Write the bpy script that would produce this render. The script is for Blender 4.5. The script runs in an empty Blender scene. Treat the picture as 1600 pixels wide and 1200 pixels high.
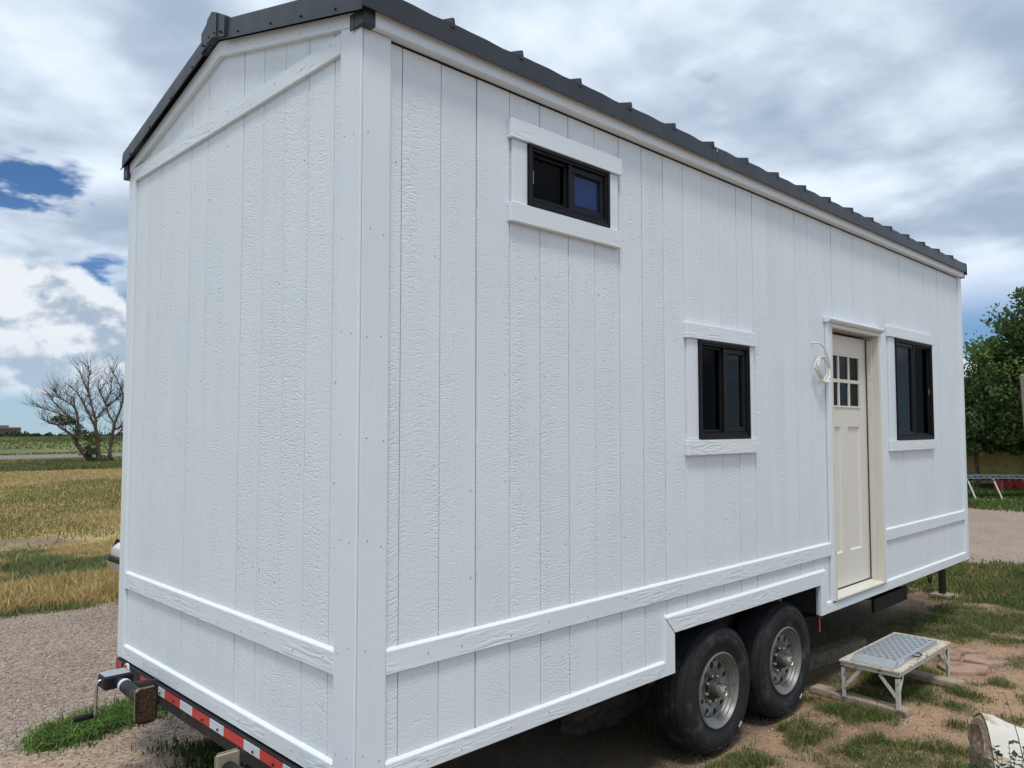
import bpy, bmesh, math, random
import numpy as np
from mathutils import Vector, Matrix
random.seed(7); RNG = np.random.default_rng(7)
scene = bpy.context.scene
COL = scene.collection
R = math.radians

# ------------------------------------------------------------------ camera
cam_d = bpy.data.cameras.new('camera'); cam = bpy.data.objects.new('camera', cam_d); COL.objects.link(cam)
CAM = Vector((-1.661, -2.525, 1.968)); YAW, PITCH = R(45.5), R(3.071)
fw = Vector((math.cos(PITCH)*math.cos(YAW), math.cos(PITCH)*math.sin(YAW), math.sin(PITCH)))
rt = Vector((math.sin(YAW), -math.cos(YAW), 0)); up = rt.cross(fw)
cam.matrix_world = Matrix(((rt.x, up.x, -fw.x, CAM.x), (rt.y, up.y, -fw.y, CAM.y), (rt.z, up.z, -fw.z, CAM.z), (0, 0, 0, 1)))
cam_d.sensor_width = 36; cam_d.lens = 1227.2/1600*36; cam_d.clip_start = .05; cam_d.clip_end = 9000
scene.camera = cam
scene.view_settings.view_transform = 'Standard'; scene.view_settings.look = 'None'
scene.view_settings.exposure = 0.45; scene.view_settings.gamma = 1.0
cy = scene.cycles; cy.use_denoising = True; cy.max_bounces = 5; cy.diffuse_bounces = 2; cy.glossy_bounces = 2; cy.transmission_bounces = 3; cy.transparent_max_bounces = 8
cy.use_adaptive_sampling = True; cy.adaptive_threshold = .02; cy.caustics_reflective = False; cy.caustics_refractive = False

# ------------------------------------------------------------------ tiny node language
class Sk:
    def __init__(s, nt, sock): s.nt, s.s = nt, sock
    def m(s, op, b=None, c=None, clamp=False):
        n = s.nt.nodes.new('ShaderNodeMath'); n.operation = op; n.use_clamp = clamp
        s.nt.links.new(s.s, n.inputs[0])
        for i, v in ((1, b), (2, c)):
            if v is None: continue
            if isinstance(v, Sk): s.nt.links.new(v.s, n.inputs[i])
            else: n.inputs[i].default_value = v
        return Sk(s.nt, n.outputs[0])
    def __add__(s, b): return s.m('ADD', b)
    def __sub__(s, b): return s.m('SUBTRACT', b)
    def __mul__(s, b): return s.m('MULTIPLY', b)
    def __truediv__(s, b): return s.m('DIVIDE', b)
    def ss(s, a, b, lo=0., hi=1.):
        n = s.nt.nodes.new('ShaderNodeMapRange'); n.interpolation_type = 'SMOOTHSTEP'
        s.nt.links.new(s.s, n.inputs[0])
        for i, v in ((1, a), (2, b), (3, lo), (4, hi)):
            if isinstance(v, Sk): s.nt.links.new(v.s, n.inputs[i])
            else: n.inputs[i].default_value = v
        return Sk(s.nt, n.outputs[0])
def comb(nt, x, y, z):
    n = nt.nodes.new('ShaderNodeCombineXYZ')
    for i, v in enumerate((x, y, z)):
        if isinstance(v, Sk): nt.links.new(v.s, n.inputs[i])
        else: n.inputs[i].default_value = v
    return Sk(nt, n.outputs[0])
def sep(v):
    n = v.nt.nodes.new('ShaderNodeSeparateXYZ'); v.nt.links.new(v.s, n.inputs[0])
    return [Sk(v.nt, o) for o in n.outputs]
def noise(v, scale, detail=4., rough=.55, dist=0., lac=2.):
    n = v.nt.nodes.new('ShaderNodeTexNoise'); v.nt.links.new(v.s, n.inputs['Vector'])
    n.inputs['Scale'].default_value = scale; n.inputs['Detail'].default_value = detail
    n.inputs['Roughness'].default_value = rough; n.inputs['Distortion'].default_value = dist
    n.inputs['Lacunarity'].default_value = lac
    return Sk(v.nt, n.outputs['Fac'])
def mixc(nt, f, a, b):
    n = nt.nodes.new('ShaderNodeMix'); n.data_type = 'RGBA'
    for i, v in ((0, f), (6, a), (7, b)):
        if isinstance(v, Sk): nt.links.new(v.s, n.inputs[i])
        elif i == 0: n.inputs[0].default_value = v
        else: n.inputs[i].default_value = (*v, 1) if len(v) == 3 else v
    return Sk(nt, n.outputs[2])

# ------------------------------------------------------------------ world: Nishita sky behind broken cloud
SUN_AZ, SUN_EL = R(226), R(66)          # azimuth measured from +X towards +Y
world = bpy.data.worlds.new('World'); scene.world = world; world.use_nodes = True
world.cycles.sampling_method = 'MANUAL'; world.cycles.sample_map_resolution = 512
nt = world.node_tree; nt.nodes.clear()
tc = nt.nodes.new('ShaderNodeTexCoord')
dvec = Sk(nt, tc.outputs['Generated']); dx, dy, dz = sep(dvec)
dzc = dz.m('MAXIMUM', .004)
sky = nt.nodes.new('ShaderNodeTexSky'); sky.sky_type = 'NISHITA'; sky.sun_disc = False
sky.sun_elevation = SUN_EL; sky.sun_rotation = R(90) - SUN_AZ
sky.air_density = 1.0; sky.dust_density = .6; sky.ozone_density = 2.0; sky.altitude = 1500
nt.links.new(comb(nt, dx, dy, dzc).s, sky.inputs[0])
gain = nt.nodes.new('ShaderNodeVectorMath'); gain.operation = 'MULTIPLY'; gain.inputs[1].default_value = (.038, .053, .069)
nt.links.new(sky.outputs[0], gain.inputs[0]); blue = Sk(nt, gain.outputs[0])
el = dzc.m('ARCSINE') * 57.2958
pl = comb(nt, dx/(dzc + .16), dy/(dzc + .16), .37)
# high broken layer
n1 = noise(pl, 1.05, 6, .56, .35)
n1b = noise(comb(nt, dx*1.0, dy*1.0, dzc*2.2), 2.1, 1, .5)
gap = comb(nt, dx - .210, dy - .946, (dzc - .247)*2.2)      # torn hole in the layer
ln = nt.nodes.new('ShaderNodeVectorMath'); ln.operation = 'LENGTH'; nt.links.new(gap.s, ln.inputs[0])
hole = Sk(nt, ln.outputs['Value']).ss(.0, .125, 1, 0)
gap2 = comb(nt, dx - .28, dy - .948, (dzc - .150)*3.2)
ln2 = nt.nodes.new('ShaderNodeVectorMath'); ln2.operation = 'LENGTH'; nt.links.new(gap2.s, ln2.inputs[0])
hole2 = Sk(nt, ln2.outputs['Value']).ss(.0, .17, 1, 0)
rag = noise(pl, 4.2, 4, .6) - .5
cov1 = (n1 + n1b*.35 + rag*(hole*1.1 + hole2*.7 + .35) - hole*.27 - hole2*.33).ss(.40, .54)
cov1 = cov1 * el.ss(5.5, 11.0)
s1 = noise(pl, 1.35, 3, .55, .3)
s1b = rag + .5
shade1 = (s1*1.0 + s1b*.36).ss(.48, .86)
cl1 = mixc(nt, shade1, (.655, .73, .82), (.28, .352, .455))
# low cumulus band, all the way round
cvec = comb(nt, dx, dy, dzc*1.35)
topn = noise(comb(nt, dx, dy, 0.), 2.6, 2, .5)
top_el = topn.ss(.30, .72, 3.2, 13.0)
lump = comb(nt, dx - .24, dy - .965, 0.)
ln3 = nt.nodes.new('ShaderNodeVectorMath'); ln3.operation = 'LENGTH'; nt.links.new(lump.s, ln3.inputs[0])
top_el = top_el.m('MAXIMUM', Sk(nt, ln3.outputs['Value']).ss(.02, .19, 11.2, 1.))   # tall heap of cumulus
bn = noise(cvec, 5.6, 6, .55)
lmp = Sk(nt, ln3.outputs['Value']).ss(.05, .20, 1., 0.)
body = (el - top_el)*-.085 + (bn - .5)*2.0 + lmp*.12
cov2 = body.ss(-.02, .10)
frag = noise(cvec, 7.0, 2, .5)
cov2 = cov2 * (el + (frag - .5)*9.).ss(1.3, 3.2)
cut = noise(comb(nt, dx, dy, dzc*5.), 5.5, 2, .5)
cov2 = cov2 * (cut + lmp*.10).ss(.29, .40)
bn2 = noise(comb(nt, dx + .012, dy + .004, dzc*1.35 + .016), 5.6, 5, .55)   # same billows, shifted: gives lit tops
rel = (bn - bn2)*8.5 + .42 + (el - top_el)*.05 + lmp*.16
shade2 = rel.ss(.12, .80)
cl2 = mixc(nt, shade2, (.30, .365, .46), (.615, .65, .69))
haze_w = el.ss(0., 7., .55, 0.)
c = mixc(nt, cov1, blue, cl1)
c = mixc(nt, cov2, c, cl2)
c = mixc(nt, haze_w, c, (.34, .46, .57))
bg = nt.nodes.new('ShaderNodeBackground'); bg.inputs['Strength'].default_value = 1.0
nt.links.new(c.s, bg.inputs['Color'])
wo = nt.nodes.new('ShaderNodeOutputWorld'); nt.links.new(bg.outputs[0], wo.inputs['Surface'])

sun_d = bpy.data.lights.new('sun', 'SUN'); sun_d.energy = 1.5; sun_d.angle = R(12); sun_d.color = (1., .95, .87)
sun = bpy.data.objects.new('sun', sun_d); COL.objects.link(sun)
sv = Vector((math.cos(SUN_EL)*math.cos(SUN_AZ), math.cos(SUN_EL)*math.sin(SUN_AZ), math.sin(SUN_EL)))
sun.rotation_euler = sv.to_track_quat('Z', 'Y').to_euler()

# ------------------------------------------------------------------ materials
def base_mat(name):
    m = bpy.data.materials.new(name); m.use_nodes = True
    nt = m.node_tree; b = nt.nodes['Principled BSDF']; return m, nt, b
def bump(nt, b, h, strength=.5, dist=.01):
    n = nt.nodes.new('ShaderNodeBump'); n.inputs['Strength'].default_value = strength; n.inputs['Distance'].default_value = dist
    nt.links.new(h.s, n.inputs['Height']); nt.links.new(n.outputs[0], b.inputs['Normal'])
def objc(nt, rnd=True):
    tc = nt.nodes.new('ShaderNodeTexCoord'); v = Sk(nt, tc.outputs['Object'])
    if not rnd: return v
    oi = nt.nodes.new('ShaderNodeObjectInfo'); r = Sk(nt, oi.outputs['Random'])*37.
    x, y, z = sep(v); return comb(nt, x + r, y + r, z + r*.7)
def MAT(name, col, rough=.6, metal=0., spec=.5, var=.15, vscale=6., bscale=0, bstr=.3, bdist=.004, dirt=None, dirt_amt=.5, dscale=5.):
    m, nt, b = base_mat(name); v = objc(nt)
    n = noise(v, vscale, 5, .6)
    c = mixc(nt, n, tuple(x*(1 - var) for x in col), tuple(min(1, x*(1 + var)) for x in col))
    if dirt:
        d = noise(v, dscale, 7, .65)
        c = mixc(nt, d.ss(.62 - dirt_amt*.3, .74 - dirt_amt*.2), c, dirt)
    nt.links.new(c.s, b.inputs['Base Color'])
    b.inputs['Roughness'].default_value = rough; b.inputs['Metallic'].default_value = metal; b.inputs['Specular IOR Level'].default_value = spec
    if bscale: bump(nt, b, noise(v, bscale, 6, .6), bstr, bdist)
    return m

def white_paint(name, kind):
    """painted engineered-wood siding or trim: relief follows the embossed grain"""
    m, nt, b = base_mat(name); tc = nt.nodes.new('ShaderNodeTexCoord'); x, y, z = sep(Sk(nt, tc.outputs['Object']))
    oi = nt.nodes.new('ShaderNodeObjectInfo'); r = Sk(nt, oi.outputs['Random'])*61.
    u = x + y
    if kind == 'siding':
        w = comb(nt, u*9. + r, z*1.3 + r, r)
        wob = noise(w, 1., 1, .5)
        # short wavy cross ripples gathered in upright bands
        band = noise(comb(nt, u*11. + r, z*.8 + r, 2.), 1., 1, .5).ss(.36, .66)
        rp = noise(comb(nt, u*26. + r, (z + wob*.09)*95., r), 1., 1.5, .5)
        rip = ((rp - .5).m('ABSOLUTE')*-3.6 + 1.).m('MAXIMUM', 0.)
        # cathedral figure
        fl = noise(comb(nt, u*16. + r, z*2.2 + r, 5.), 1., 1, .4)
        fl = (fl*46.).m('SINE')*.5 + .5
        flm = noise(comb(nt, u*7. + r, z*.9, 9.), 1., 0, .5).ss(.54, .66)
        fine = noise(comb(nt, u*150. + r, z*210., 1.), 1., 1, .6)
        h = rip*(band*.65 + .35) + fl*flm*.45 + fine*.25
        h = h*(r.m('FRACT')*.75 + .55)
        st, di = .8, .0024
    else:
        a, c2 = (u, z) if kind == 'h' else (z, u)
        wob = noise(comb(nt, a*2.4 + r, c2*14. + r, r), 1., 3, .55)
        g = (wob*(40. if kind == 'h' else 30.) + c2*60.).m('SINE')*.5 + .5
        msk = noise(comb(nt, a*1.7 + r, c2*5. + r, 4.), 1., 2, .5).ss(.40, .62)
        fine = noise(comb(nt, a*60. + r, c2*220., 1.), 1., 3, .6)
        cross = noise(comb(nt, a*230. + r, c2*30., 1.), 1., 2, .6)
        h = g*msk*(.9 if kind == 'h' else .25) + fine*.4 + cross*(.1 if kind == 'h' else .28)
        st, di = (.8, .0021) if kind == 'h' else (.5, .0035)
    big = noise(comb(nt, u, z, r), 1.3, 3, .6)
    c = mixc(nt, big.ss(.3, .7), (.72, .785, .825), (.76, .815, .846))
    grime = noise(comb(nt, u*3. + r, z*3., 7.), 1., 4, .7).ss(.66, .80)
    c = mixc(nt, grime*.35, c, (.60, .60, .56))
    nt.links.new(c.s, b.inputs['Base Color'])
    b.inputs['Roughness'].default_value = .42; b.inputs['Specular IOR Level'].default_value = .35
    bump(nt, b, h, st, di)
    return m
M = {}
M['siding'] = white_paint('white_siding_paint', 'siding')
M['trim_h'] = white_paint('white_trim_paint_along', 'h')
M['trim_v'] = white_paint('white_trim_paint_upright', 'v')
M['caulk'] = MAT('white_caulk', (.79, .815, .83), .35, 0, .4, .03)
M['backing'] = MAT('siding_groove', (.36, .37, .39), .7, 0, .3, .3, 4)  # darker than the white boards: groove shade put into the colour, plus thin paint
M['inside'] = MAT('interior_board', (.30, .27, .23), .8)
M['nail'] = MAT('nail_hole', (.13, .13, .135), .6)
M['roof'] = MAT('charcoal_roof_metal', (.034, .038, .046), .42, .0, .5, .22, 2.5, 3.0, .10, .01, dirt=(.055, .058, .062), dirt_amt=.25)
M['roof_edge'] = MAT('charcoal_flashing', (.036, .041, .050), .40, 0., .4, .25, 3.0, 4.0, .16, .012)
M['black_vinyl'] = MAT('black_window_frame', (.008, .009, .011), .5, 0, .22, .2, 9)
M['black_steel'] = MAT('black_trailer_steel', (.014, .014, .016), .5, 0, .3, .3, 8, 30, .15, .003, dirt=(.06, .05, .04), dirt_amt=.15)
M['under'] = MAT('dark_underside', (.03, .028, .027), .9)
M['door'] = MAT('cream_door_paint', (.72, .70, .635), .45, 0, .4, .03, 3)
M['door_edge'] = MAT('cream_frame_paint', (.69, .665, .585), .55, 0, .4, .06, 5, dirt=(.52, .45, .30), dirt_amt=.05, dscale=9)
M['gap'] = MAT('dark_gap', (.015, .015, .015), .9)
M['red_tape'] = MAT('red_reflective_tape', (.55, .035, .035), .3, 0, .6, .15, 14)
M['white_tape'] = MAT('white_reflective_tape', (.62, .68, .74), .3, 0, .6, .12, 14)
M['red_lens'] = MAT('red_lamp_lens', (.38, .02, .025), .15, 0, .6, .1)
M['galv'] = MAT('galvanised_steel', (.42, .38, .28), .5, .55, .5, .2, 14, 40, .15, .002)
M['chrome'] = MAT('plain_steel', (.46, .45, .43), .32, .85, .5, .15, 12)
M['alu'] = MAT('aluminium_sheet', (.46, .50, .54), .42, .5, .5, .12, 7, 60, .06, .001)
M['mud'] = MAT('caked_mud', (.060, .036, .022), .95, 0, .2, .5, 45, 70, .9, .02, dirt=(.14, .10, .075), dirt_amt=.3, dscale=90)
M['rubber'] = MAT('tyre_rubber', (.016, .017, .019), .75, 0, .35, .3, 9, 90, .15, .002, dirt=(.062, .056, .048), dirt_amt=.32, dscale=9)
M['rubber_mud'] = MAT('tyre_white_mark', (.6, .6, .58), .7)
M['rim'] = MAT('grey_wheel_paint', (.215, .215, .21), .45, .35, .5, .15, 8, dirt=(.17, .14, .11), dirt_amt=.3, dscale=11)
M['hub'] = MAT('greasy_hub', (.05, .047, .042), .5, .3, .5, .4, 25)
M['cap'] = MAT('hub_cap_metal', (.50, .47, .41), .3, .8, .5, .2, 30)
M['step_paint'] = MAT('chipped_white_step_paint', (.62, .61, .55), .6, 0, .4, .12, 20, 50, .2, .002, dirt=(.11, .075, .05), dirt_amt=.27, dscale=30)
M['step_top'] = MAT('weathered_white_step_board', (.60, .55, .45), .85, 0, .3, .2, 15, 60, .5, .004, dirt=(.24, .17, .12), dirt_amt=.42, dscale=24)
M['old_wood'] = MAT('weathered_timber', (.20, .165, .125), .9, 0, .2, .3, 14, 45, .5, .005, dirt=(.10, .08, .06), dirt_amt=.4, dscale=12)
M['plank'] = MAT('grey_plank', (.40, .33, .26), .9, 0, .2, .25, 14, 45, .5, .005, dirt=(.18, .13, .09), dirt_amt=.4, dscale=10)
M['flag'] = MAT('red_flagstone', (.40, .275, .215), .9, 0, .2, .22, 9, 35, .5, .005, dirt=(.25, .17, .11), dirt_amt=.5)
M['bark'] = MAT('dead_bark', (.12, .092, .070), .95, 0, .2, .4, 5, 30, .8, .02, dirt=(.20, .17, .14), dirt_amt=.35)
M['log'] = MAT('rotten_log_wood', (.12, .092, .070), .95, 0, .2, .45, 12, 26, 1., .03, dirt=(.20, .16, .125), dirt_amt=.3)
M['cable'] = MAT('white_cable_sheath', (.70, .69, .64), .45, 0, .4, .05)
M['car'] = MAT('white_car_paint', (.74, .76, .78), .18, 0, .6, .02)
M['car_black'] = MAT('black_car_plastic', (.012, .012, .013), .5)
M['car_glass'] = MAT('dark_car_glass', (.015, .018, .02), .06, 0, .7)
M['yellow'] = MAT('yellow_board', (.50, .36, .12), .85, 0, .3, .22, 5, 25, .4, .006, dirt=(.30, .22, .10), dirt_amt=.4)
M['bin_red'] = MAT('faded_red_bin', (.40, .04, .035), .6, 0, .4, .2, 4)
M['rack_paint'] = MAT('white_pipe_paint', (.62, .62, .60), .5, 0, .4, .1)
M['corrugated'] = MAT('dull_green_corrugated_sheet', (.10, .125, .12), .5, .2, .4, .3, 5)
M['brick_far'] = MAT('far_building_brick', (.22, .155, .145), .9, 0, .2, .1, .1)
M['far_glass'] = MAT('far_building_window', (.05, .055, .065), .3)
M['stump_white'] = MAT('whitewash', (.66, .63, .56), .8, 0, .3, .15, 12, 20, .6, .012, dirt=(.40, .28, .17), dirt_amt=.3, dscale=9)
M['stump_core'] = MAT('crumbling_brown_core', (.33, .245, .185), .95, 0, .2, .5, 26, 45, 1., .02, dirt=(.50, .41, .33), dirt_amt=.35, dscale=24)
M['fence_post'] = MAT('bleached_post', (.32, .28, .23), .9, 0, .2, .25, 6, 40, .5, .006)

def glass(name, tint, refl):
    m, nt, b = base_mat(name); nt.nodes.remove(b)
    t = nt.nodes.new('ShaderNodeBsdfTransparent'); t.inputs[0].default_value = (*tint, 1)
    g = nt.nodes.new('ShaderNodeBsdfGlossy'); g.inputs['Roughness'].default_value = .02
    f = nt.nodes.new('ShaderNodeFresnel'); f.inputs[0].default_value = 1.5
    k = Sk(nt, f.outputs[0])*refl
    mx = nt.nodes.new('ShaderNodeMixShader'); nt.links.new(k.s, mx.inputs[0]); nt.links.new(t.outputs[0], mx.inputs[1]); nt.links.new(g.outputs[0], mx.inputs[2])
    nt.links.new(mx.outputs[0], nt.nodes['Material Output'].inputs['Surface']); return m
M['glass'] = glass('window_glass', (.30, .32, .35), .30)
M['glass_door'] = glass('door_glass', (.20, .21, .24), .45)
M['screen'] = glass('insect_screen', (.22, .22, .22), .10)
M['blue_pane'] = MAT('deep_blue_pane', (.012, .036, .135), .12, 0, .25, .45, 3)  # opaque deep blue, slightly mottled, for one window pane
M['blind'] = MAT('dark_blind_slat', (.10, .095, .095), .7)

def attr_mat(name, transl=.25, rough=.75):
    m, nt, b = base_mat(name)
    a = nt.nodes.new('ShaderNodeAttribute'); a.attribute_name = 'col'
    nt.links.new(a.outputs['Color'], b.inputs['Base Color']); b.inputs['Roughness'].default_value = rough
    b.inputs['Specular IOR Level'].default_value = .25
    t = nt.nodes.new('ShaderNodeBsdfTranslucent'); nt.links.new(a.outputs['Color'], t.inputs[0])
    mx = nt.nodes.new('ShaderNodeMixShader'); mx.inputs[0].default_value = transl
    nt.links.new(b.outputs[0], mx.inputs[1]); nt.links.new(t.outputs[0], mx.inputs[2])
    nt.links.new(mx.outputs[0], nt.nodes['Material Output'].inputs['Surface']); return m
M['leaf'] = attr_mat('leaf_green', .3, .6)
M['grass'] = attr_mat('grass_blade', .3)
M['pebble'] = attr_mat('pebble_stone', 0., .9)

# ------------------------------------------------------------------ mesh helpers
class MB:
    def __init__(s): s.v, s.f = [], []
    def add(s, vs, fs):
        o = len(s.v); s.v += [tuple(p) for p in vs]; s.f += [tuple(i + o for i in f) for f in fs]; return s
    def box(s, x0, x1, y0, y1, z0, z1):
        return s.add([(x0, y0, z0), (x1, y0, z0), (x1, y1, z0), (x0, y1, z0), (x0, y0, z1), (x1, y0, z1), (x1, y1, z1), (x0, y1, z1)],
                     [(0, 3, 2, 1), (4, 5, 6, 7), (0, 1, 5, 4), (1, 2, 6, 5), (2, 3, 7, 6), (3, 0, 4, 7)])
    def prism(s, poly, axis, a, b):
        """poly of 2-D points extruded between a and b; axis 'y': (x,z), 'x': (y,z), 'z': (x,y)"""
        def P(p, t): return {'y': (p[0], t, p[1]), 'x': (t, p[0], p[1]), 'z': (p[0], p[1], t)}[axis]
        n = len(poly); vs = [P(p, a) for p in poly] + [P(p, b) for p in poly]
        fs = [tuple(range(n)), tuple(range(2*n - 1, n - 1, -1))] + [(i, i + n, (i + 1) % n + n, (i + 1) % n) for i in range(n)]
        return s.add(vs, fs)
    def ring(s, x0, x1, z0, z1, w, y0, y1):
        """rectangular frame in the XZ plane"""
        s.box(x0, x1, y0, y1, z0, z0 + w); s.box(x0, x1, y0, y1, z1 - w, z1)
        s.box(x0, x0 + w, y0, y1, z0 + w, z1 - w); s.box(x1 - w, x1, y0, y1, z0 + w, z1 - w); return s
    def tube(s, pts, rad, n=8, cap=True):
        pts = [Vector(p) for p in pts]; rs = rad if isinstance(rad, (list, tuple)) else [rad]*len(pts)
        vs, fs = [], []; prev = None
        for i, p in enumerate(pts):
            t = (pts[min(i + 1, len(pts) - 1)] - pts[max(i - 1, 0)]).normalized()
            if prev is None: a = t.orthogonal().normalized()
            else:
                a = prev - t*prev.dot(t); a = a.normalized() if a.length > 1e-6 else t.orthogonal().normalized()
            prev = a; b = t.cross(a)
            for k in range(n):
                w = 2*math.pi*k/n; vs.append(p + (a*math.cos(w) + b*math.sin(w))*rs[i])
        for i in range(len(pts) - 1):
            for k in range(n): fs.append((i*n + k, i*n + (k + 1) % n, (i + 1)*n + (k + 1) % n, (i + 1)*n + k))
        if cap: fs += [tuple(range(n - 1, -1, -1)), tuple(range((len(pts) - 1)*n, len(pts)*n))]
        return s.add(vs, fs)
    def lathe(s, prof, c, axis='y', n=48, sq=None):
        """prof: (radius, offset along axis); closed at both ends if radius 0"""
        vs, fs = [], []
        for r, o in prof:
            for k in range(n):
                w = 2*math.pi*k/n; a, b = r*math.cos(w), r*math.sin(w)
                vs.append({'y': (c[0] + a, c[1] + o, c[2] + b), 'z': (c[0] + a, c[1] + b, c[2] + o), 'x': (c[0] + o, c[1] + a, c[2] + b)}[axis])
        for i in range(len(prof) - 1):
            for k in range(n): fs.append((i*n + k, i*n + (k + 1) % n, (i + 1)*n + (k + 1) % n, (i + 1)*n + k))
        return s.add(vs, fs)
    def bar(s, a, b, w, h=None):
        """square bar between two points"""
        h = h or w; a, b = Vector(a), Vector(b); t = (b - a).normalized()
        u = t.cross(Vector((0, 0, 1))); u = u.normalized() if u.length > 1e-4 else Vector((1, 0, 0)); v = u.cross(t).normalized()
        vs = [p + u*i*w/2 + v*j*h/2 for p in (a, b) for i, j in ((-1, -1), (1, -1), (1, 1), (-1, 1))]
        return s.add(vs, [(3, 2, 1, 0), (4, 5, 6, 7), (0, 1, 5, 4), (1, 2, 6, 5), (2, 3, 7, 6), (3, 0, 4, 7)])
    def mesh(s, name, bevel=0., seg=1):
        me = bpy.data.meshes.new(name); me.from_pydata(s.v, [], s.f); 
        bm = bmesh.new(); bm.from_mesh(me)
        bmesh.ops.recalc_face_normals(bm, faces=bm.faces)
        if bevel:
            es = [e for e in bm.edges if len(e.link_faces) == 2 and e.calc_face_angle(0) > .5]
            bmesh.ops.bevel(bm, geom=es, offset=bevel, segments=seg, affect='EDGES', clamp_overlap=True)
        bm.to_mesh(me); bm.free(); return me
    def build(s, name, mat, parent=None, smooth=False, bevel=0., seg=1):
        me = s.mesh(name, bevel, seg); me.materials.append(M[mat] if isinstance(mat, str) else mat)
        if smooth: me.polygons.foreach_set('use_smooth', [True]*len(me.polygons)); me.set_sharp_from_angle(angle=R(38))
        return link(name, me, parent)
def link(name, me, parent=None):
    o = bpy.data.objects.new(name, me); COL.objects.link(o)
    if parent:
        o.parent = parent
        if parent.type == 'EMPTY': o.location = -Vector(parent.location)
    return o
def tag(o, label=None, cat=None, group=None, kind=None):
    if label: o['label'] = label
    if cat: o['category'] = cat
    if group: o['group'] = group
    if kind: o['kind'] = kind
    return o
def thing(name, loc, label, cat, group=None):
    o = bpy.data.objects.new(name, None); COL.objects.link(o); o.location = loc; o.empty_display_size = .2
    return tag(o, label, cat, group)
def cells(x0, x1, z0, z1, holes):
    xs = sorted({x0, x1} | {min(max(v, x0), x1) for h in holes for v in h[:2]})
    zs = sorted({z0, z1} | {min(max(v, z0), z1) for h in holes for v in h[2:]})
    out = []
    for a, b in zip(xs, xs[1:]):
        run = None
        for c, d in zip(zs, zs[1:]):
            mx, mz = (a + b)/2, (c + d)/2
            if any(h[0] < mx < h[1] and h[2] < mz < h[3] for h in holes):
                if run: out.append((a, b, *run)); run = None
            else: run = (run[0], d) if run else (c, d)
        if run: out.append((a, b, *run))
    return out
def board_cells(a, b, z0, z1, holes):
    """outlines of one upright board after cutting the openings: an opening over the whole width splits it, a partial one notches it"""
    out = []; zs = [z0]; full = []
    for h in sorted(holes, key=lambda h: h[2]):
        if h[0] <= a + .01 and h[1] >= b - .01: full.append((max(h[2], z0), h[3]))
    lo = z0; spans = []
    for f in full:
        if f[0] > lo: spans.append((lo, f[0]))
        lo = f[1]
    if lo < z1: spans.append((lo, z1))
    for lo, hi in spans:
        pl_, pr = [], []                       # left edge points upward, right edge points upward
        L_, R_ = [(a, lo)], [(b, lo)]
        for h in sorted(holes, key=lambda h: h[2]):
            if h[3] <= lo + .001 or h[2] >= hi - .001 or (h[0] <= a + .01 and h[1] >= b - .01): continue
            if h[0] <= a + .01 and a + .01 < h[1] < b - .01:
                e = h[1]
                if h[2] <= lo: L_ = [(e, lo), (e, h[3]), (a, h[3])]
                else: L_ += [(a, h[2]), (e, h[2]), (e, h[3]), (a, h[3])]
            elif h[1] >= b - .01 and a + .01 < h[0] < b - .01:
                e = h[0]
                if h[2] <= lo: R_ = [(e, lo), (e, h[3]), (b, h[3])]
                else: R_ += [(b, h[2]), (e, h[2]), (e, h[3]), (b, h[3])]
        L_.append((a, hi)); R_.append((b, hi))
        out.append(R_ + L_[::-1])
    return out
def array_mesh(name, verts, faces_n, per, cols=None, mat=None):
    """numpy mesh: verts (N,3), faces as consecutive vertices, 'per' per face"""
    me = bpy.data.meshes.new(name); nv = len(verts)
    me.vertices.add(nv); me.vertices.foreach_set('co', np.asarray(verts, np.float32).ravel())
    idx = np.asarray(faces_n, np.int32).ravel(); nf = len(idx)//per
    me.loops.add(len(idx)); me.loops.foreach_set('vertex_index', idx)
    me.polygons.add(nf); me.polygons.foreach_set('loop_start', np.arange(0, nf*per, per, dtype=np.int32))
    me.update(calc_edges=True)
    if cols is not None:
        a = me.attributes.new('col', 'FLOAT_COLOR', 'POINT')
        c4 = np.ones((nv, 4), np.float32); c4[:, :3] = cols; a.data.foreach_set('color', c4.ravel())
    if mat: me.materials.append(M[mat])
    return me

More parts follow.
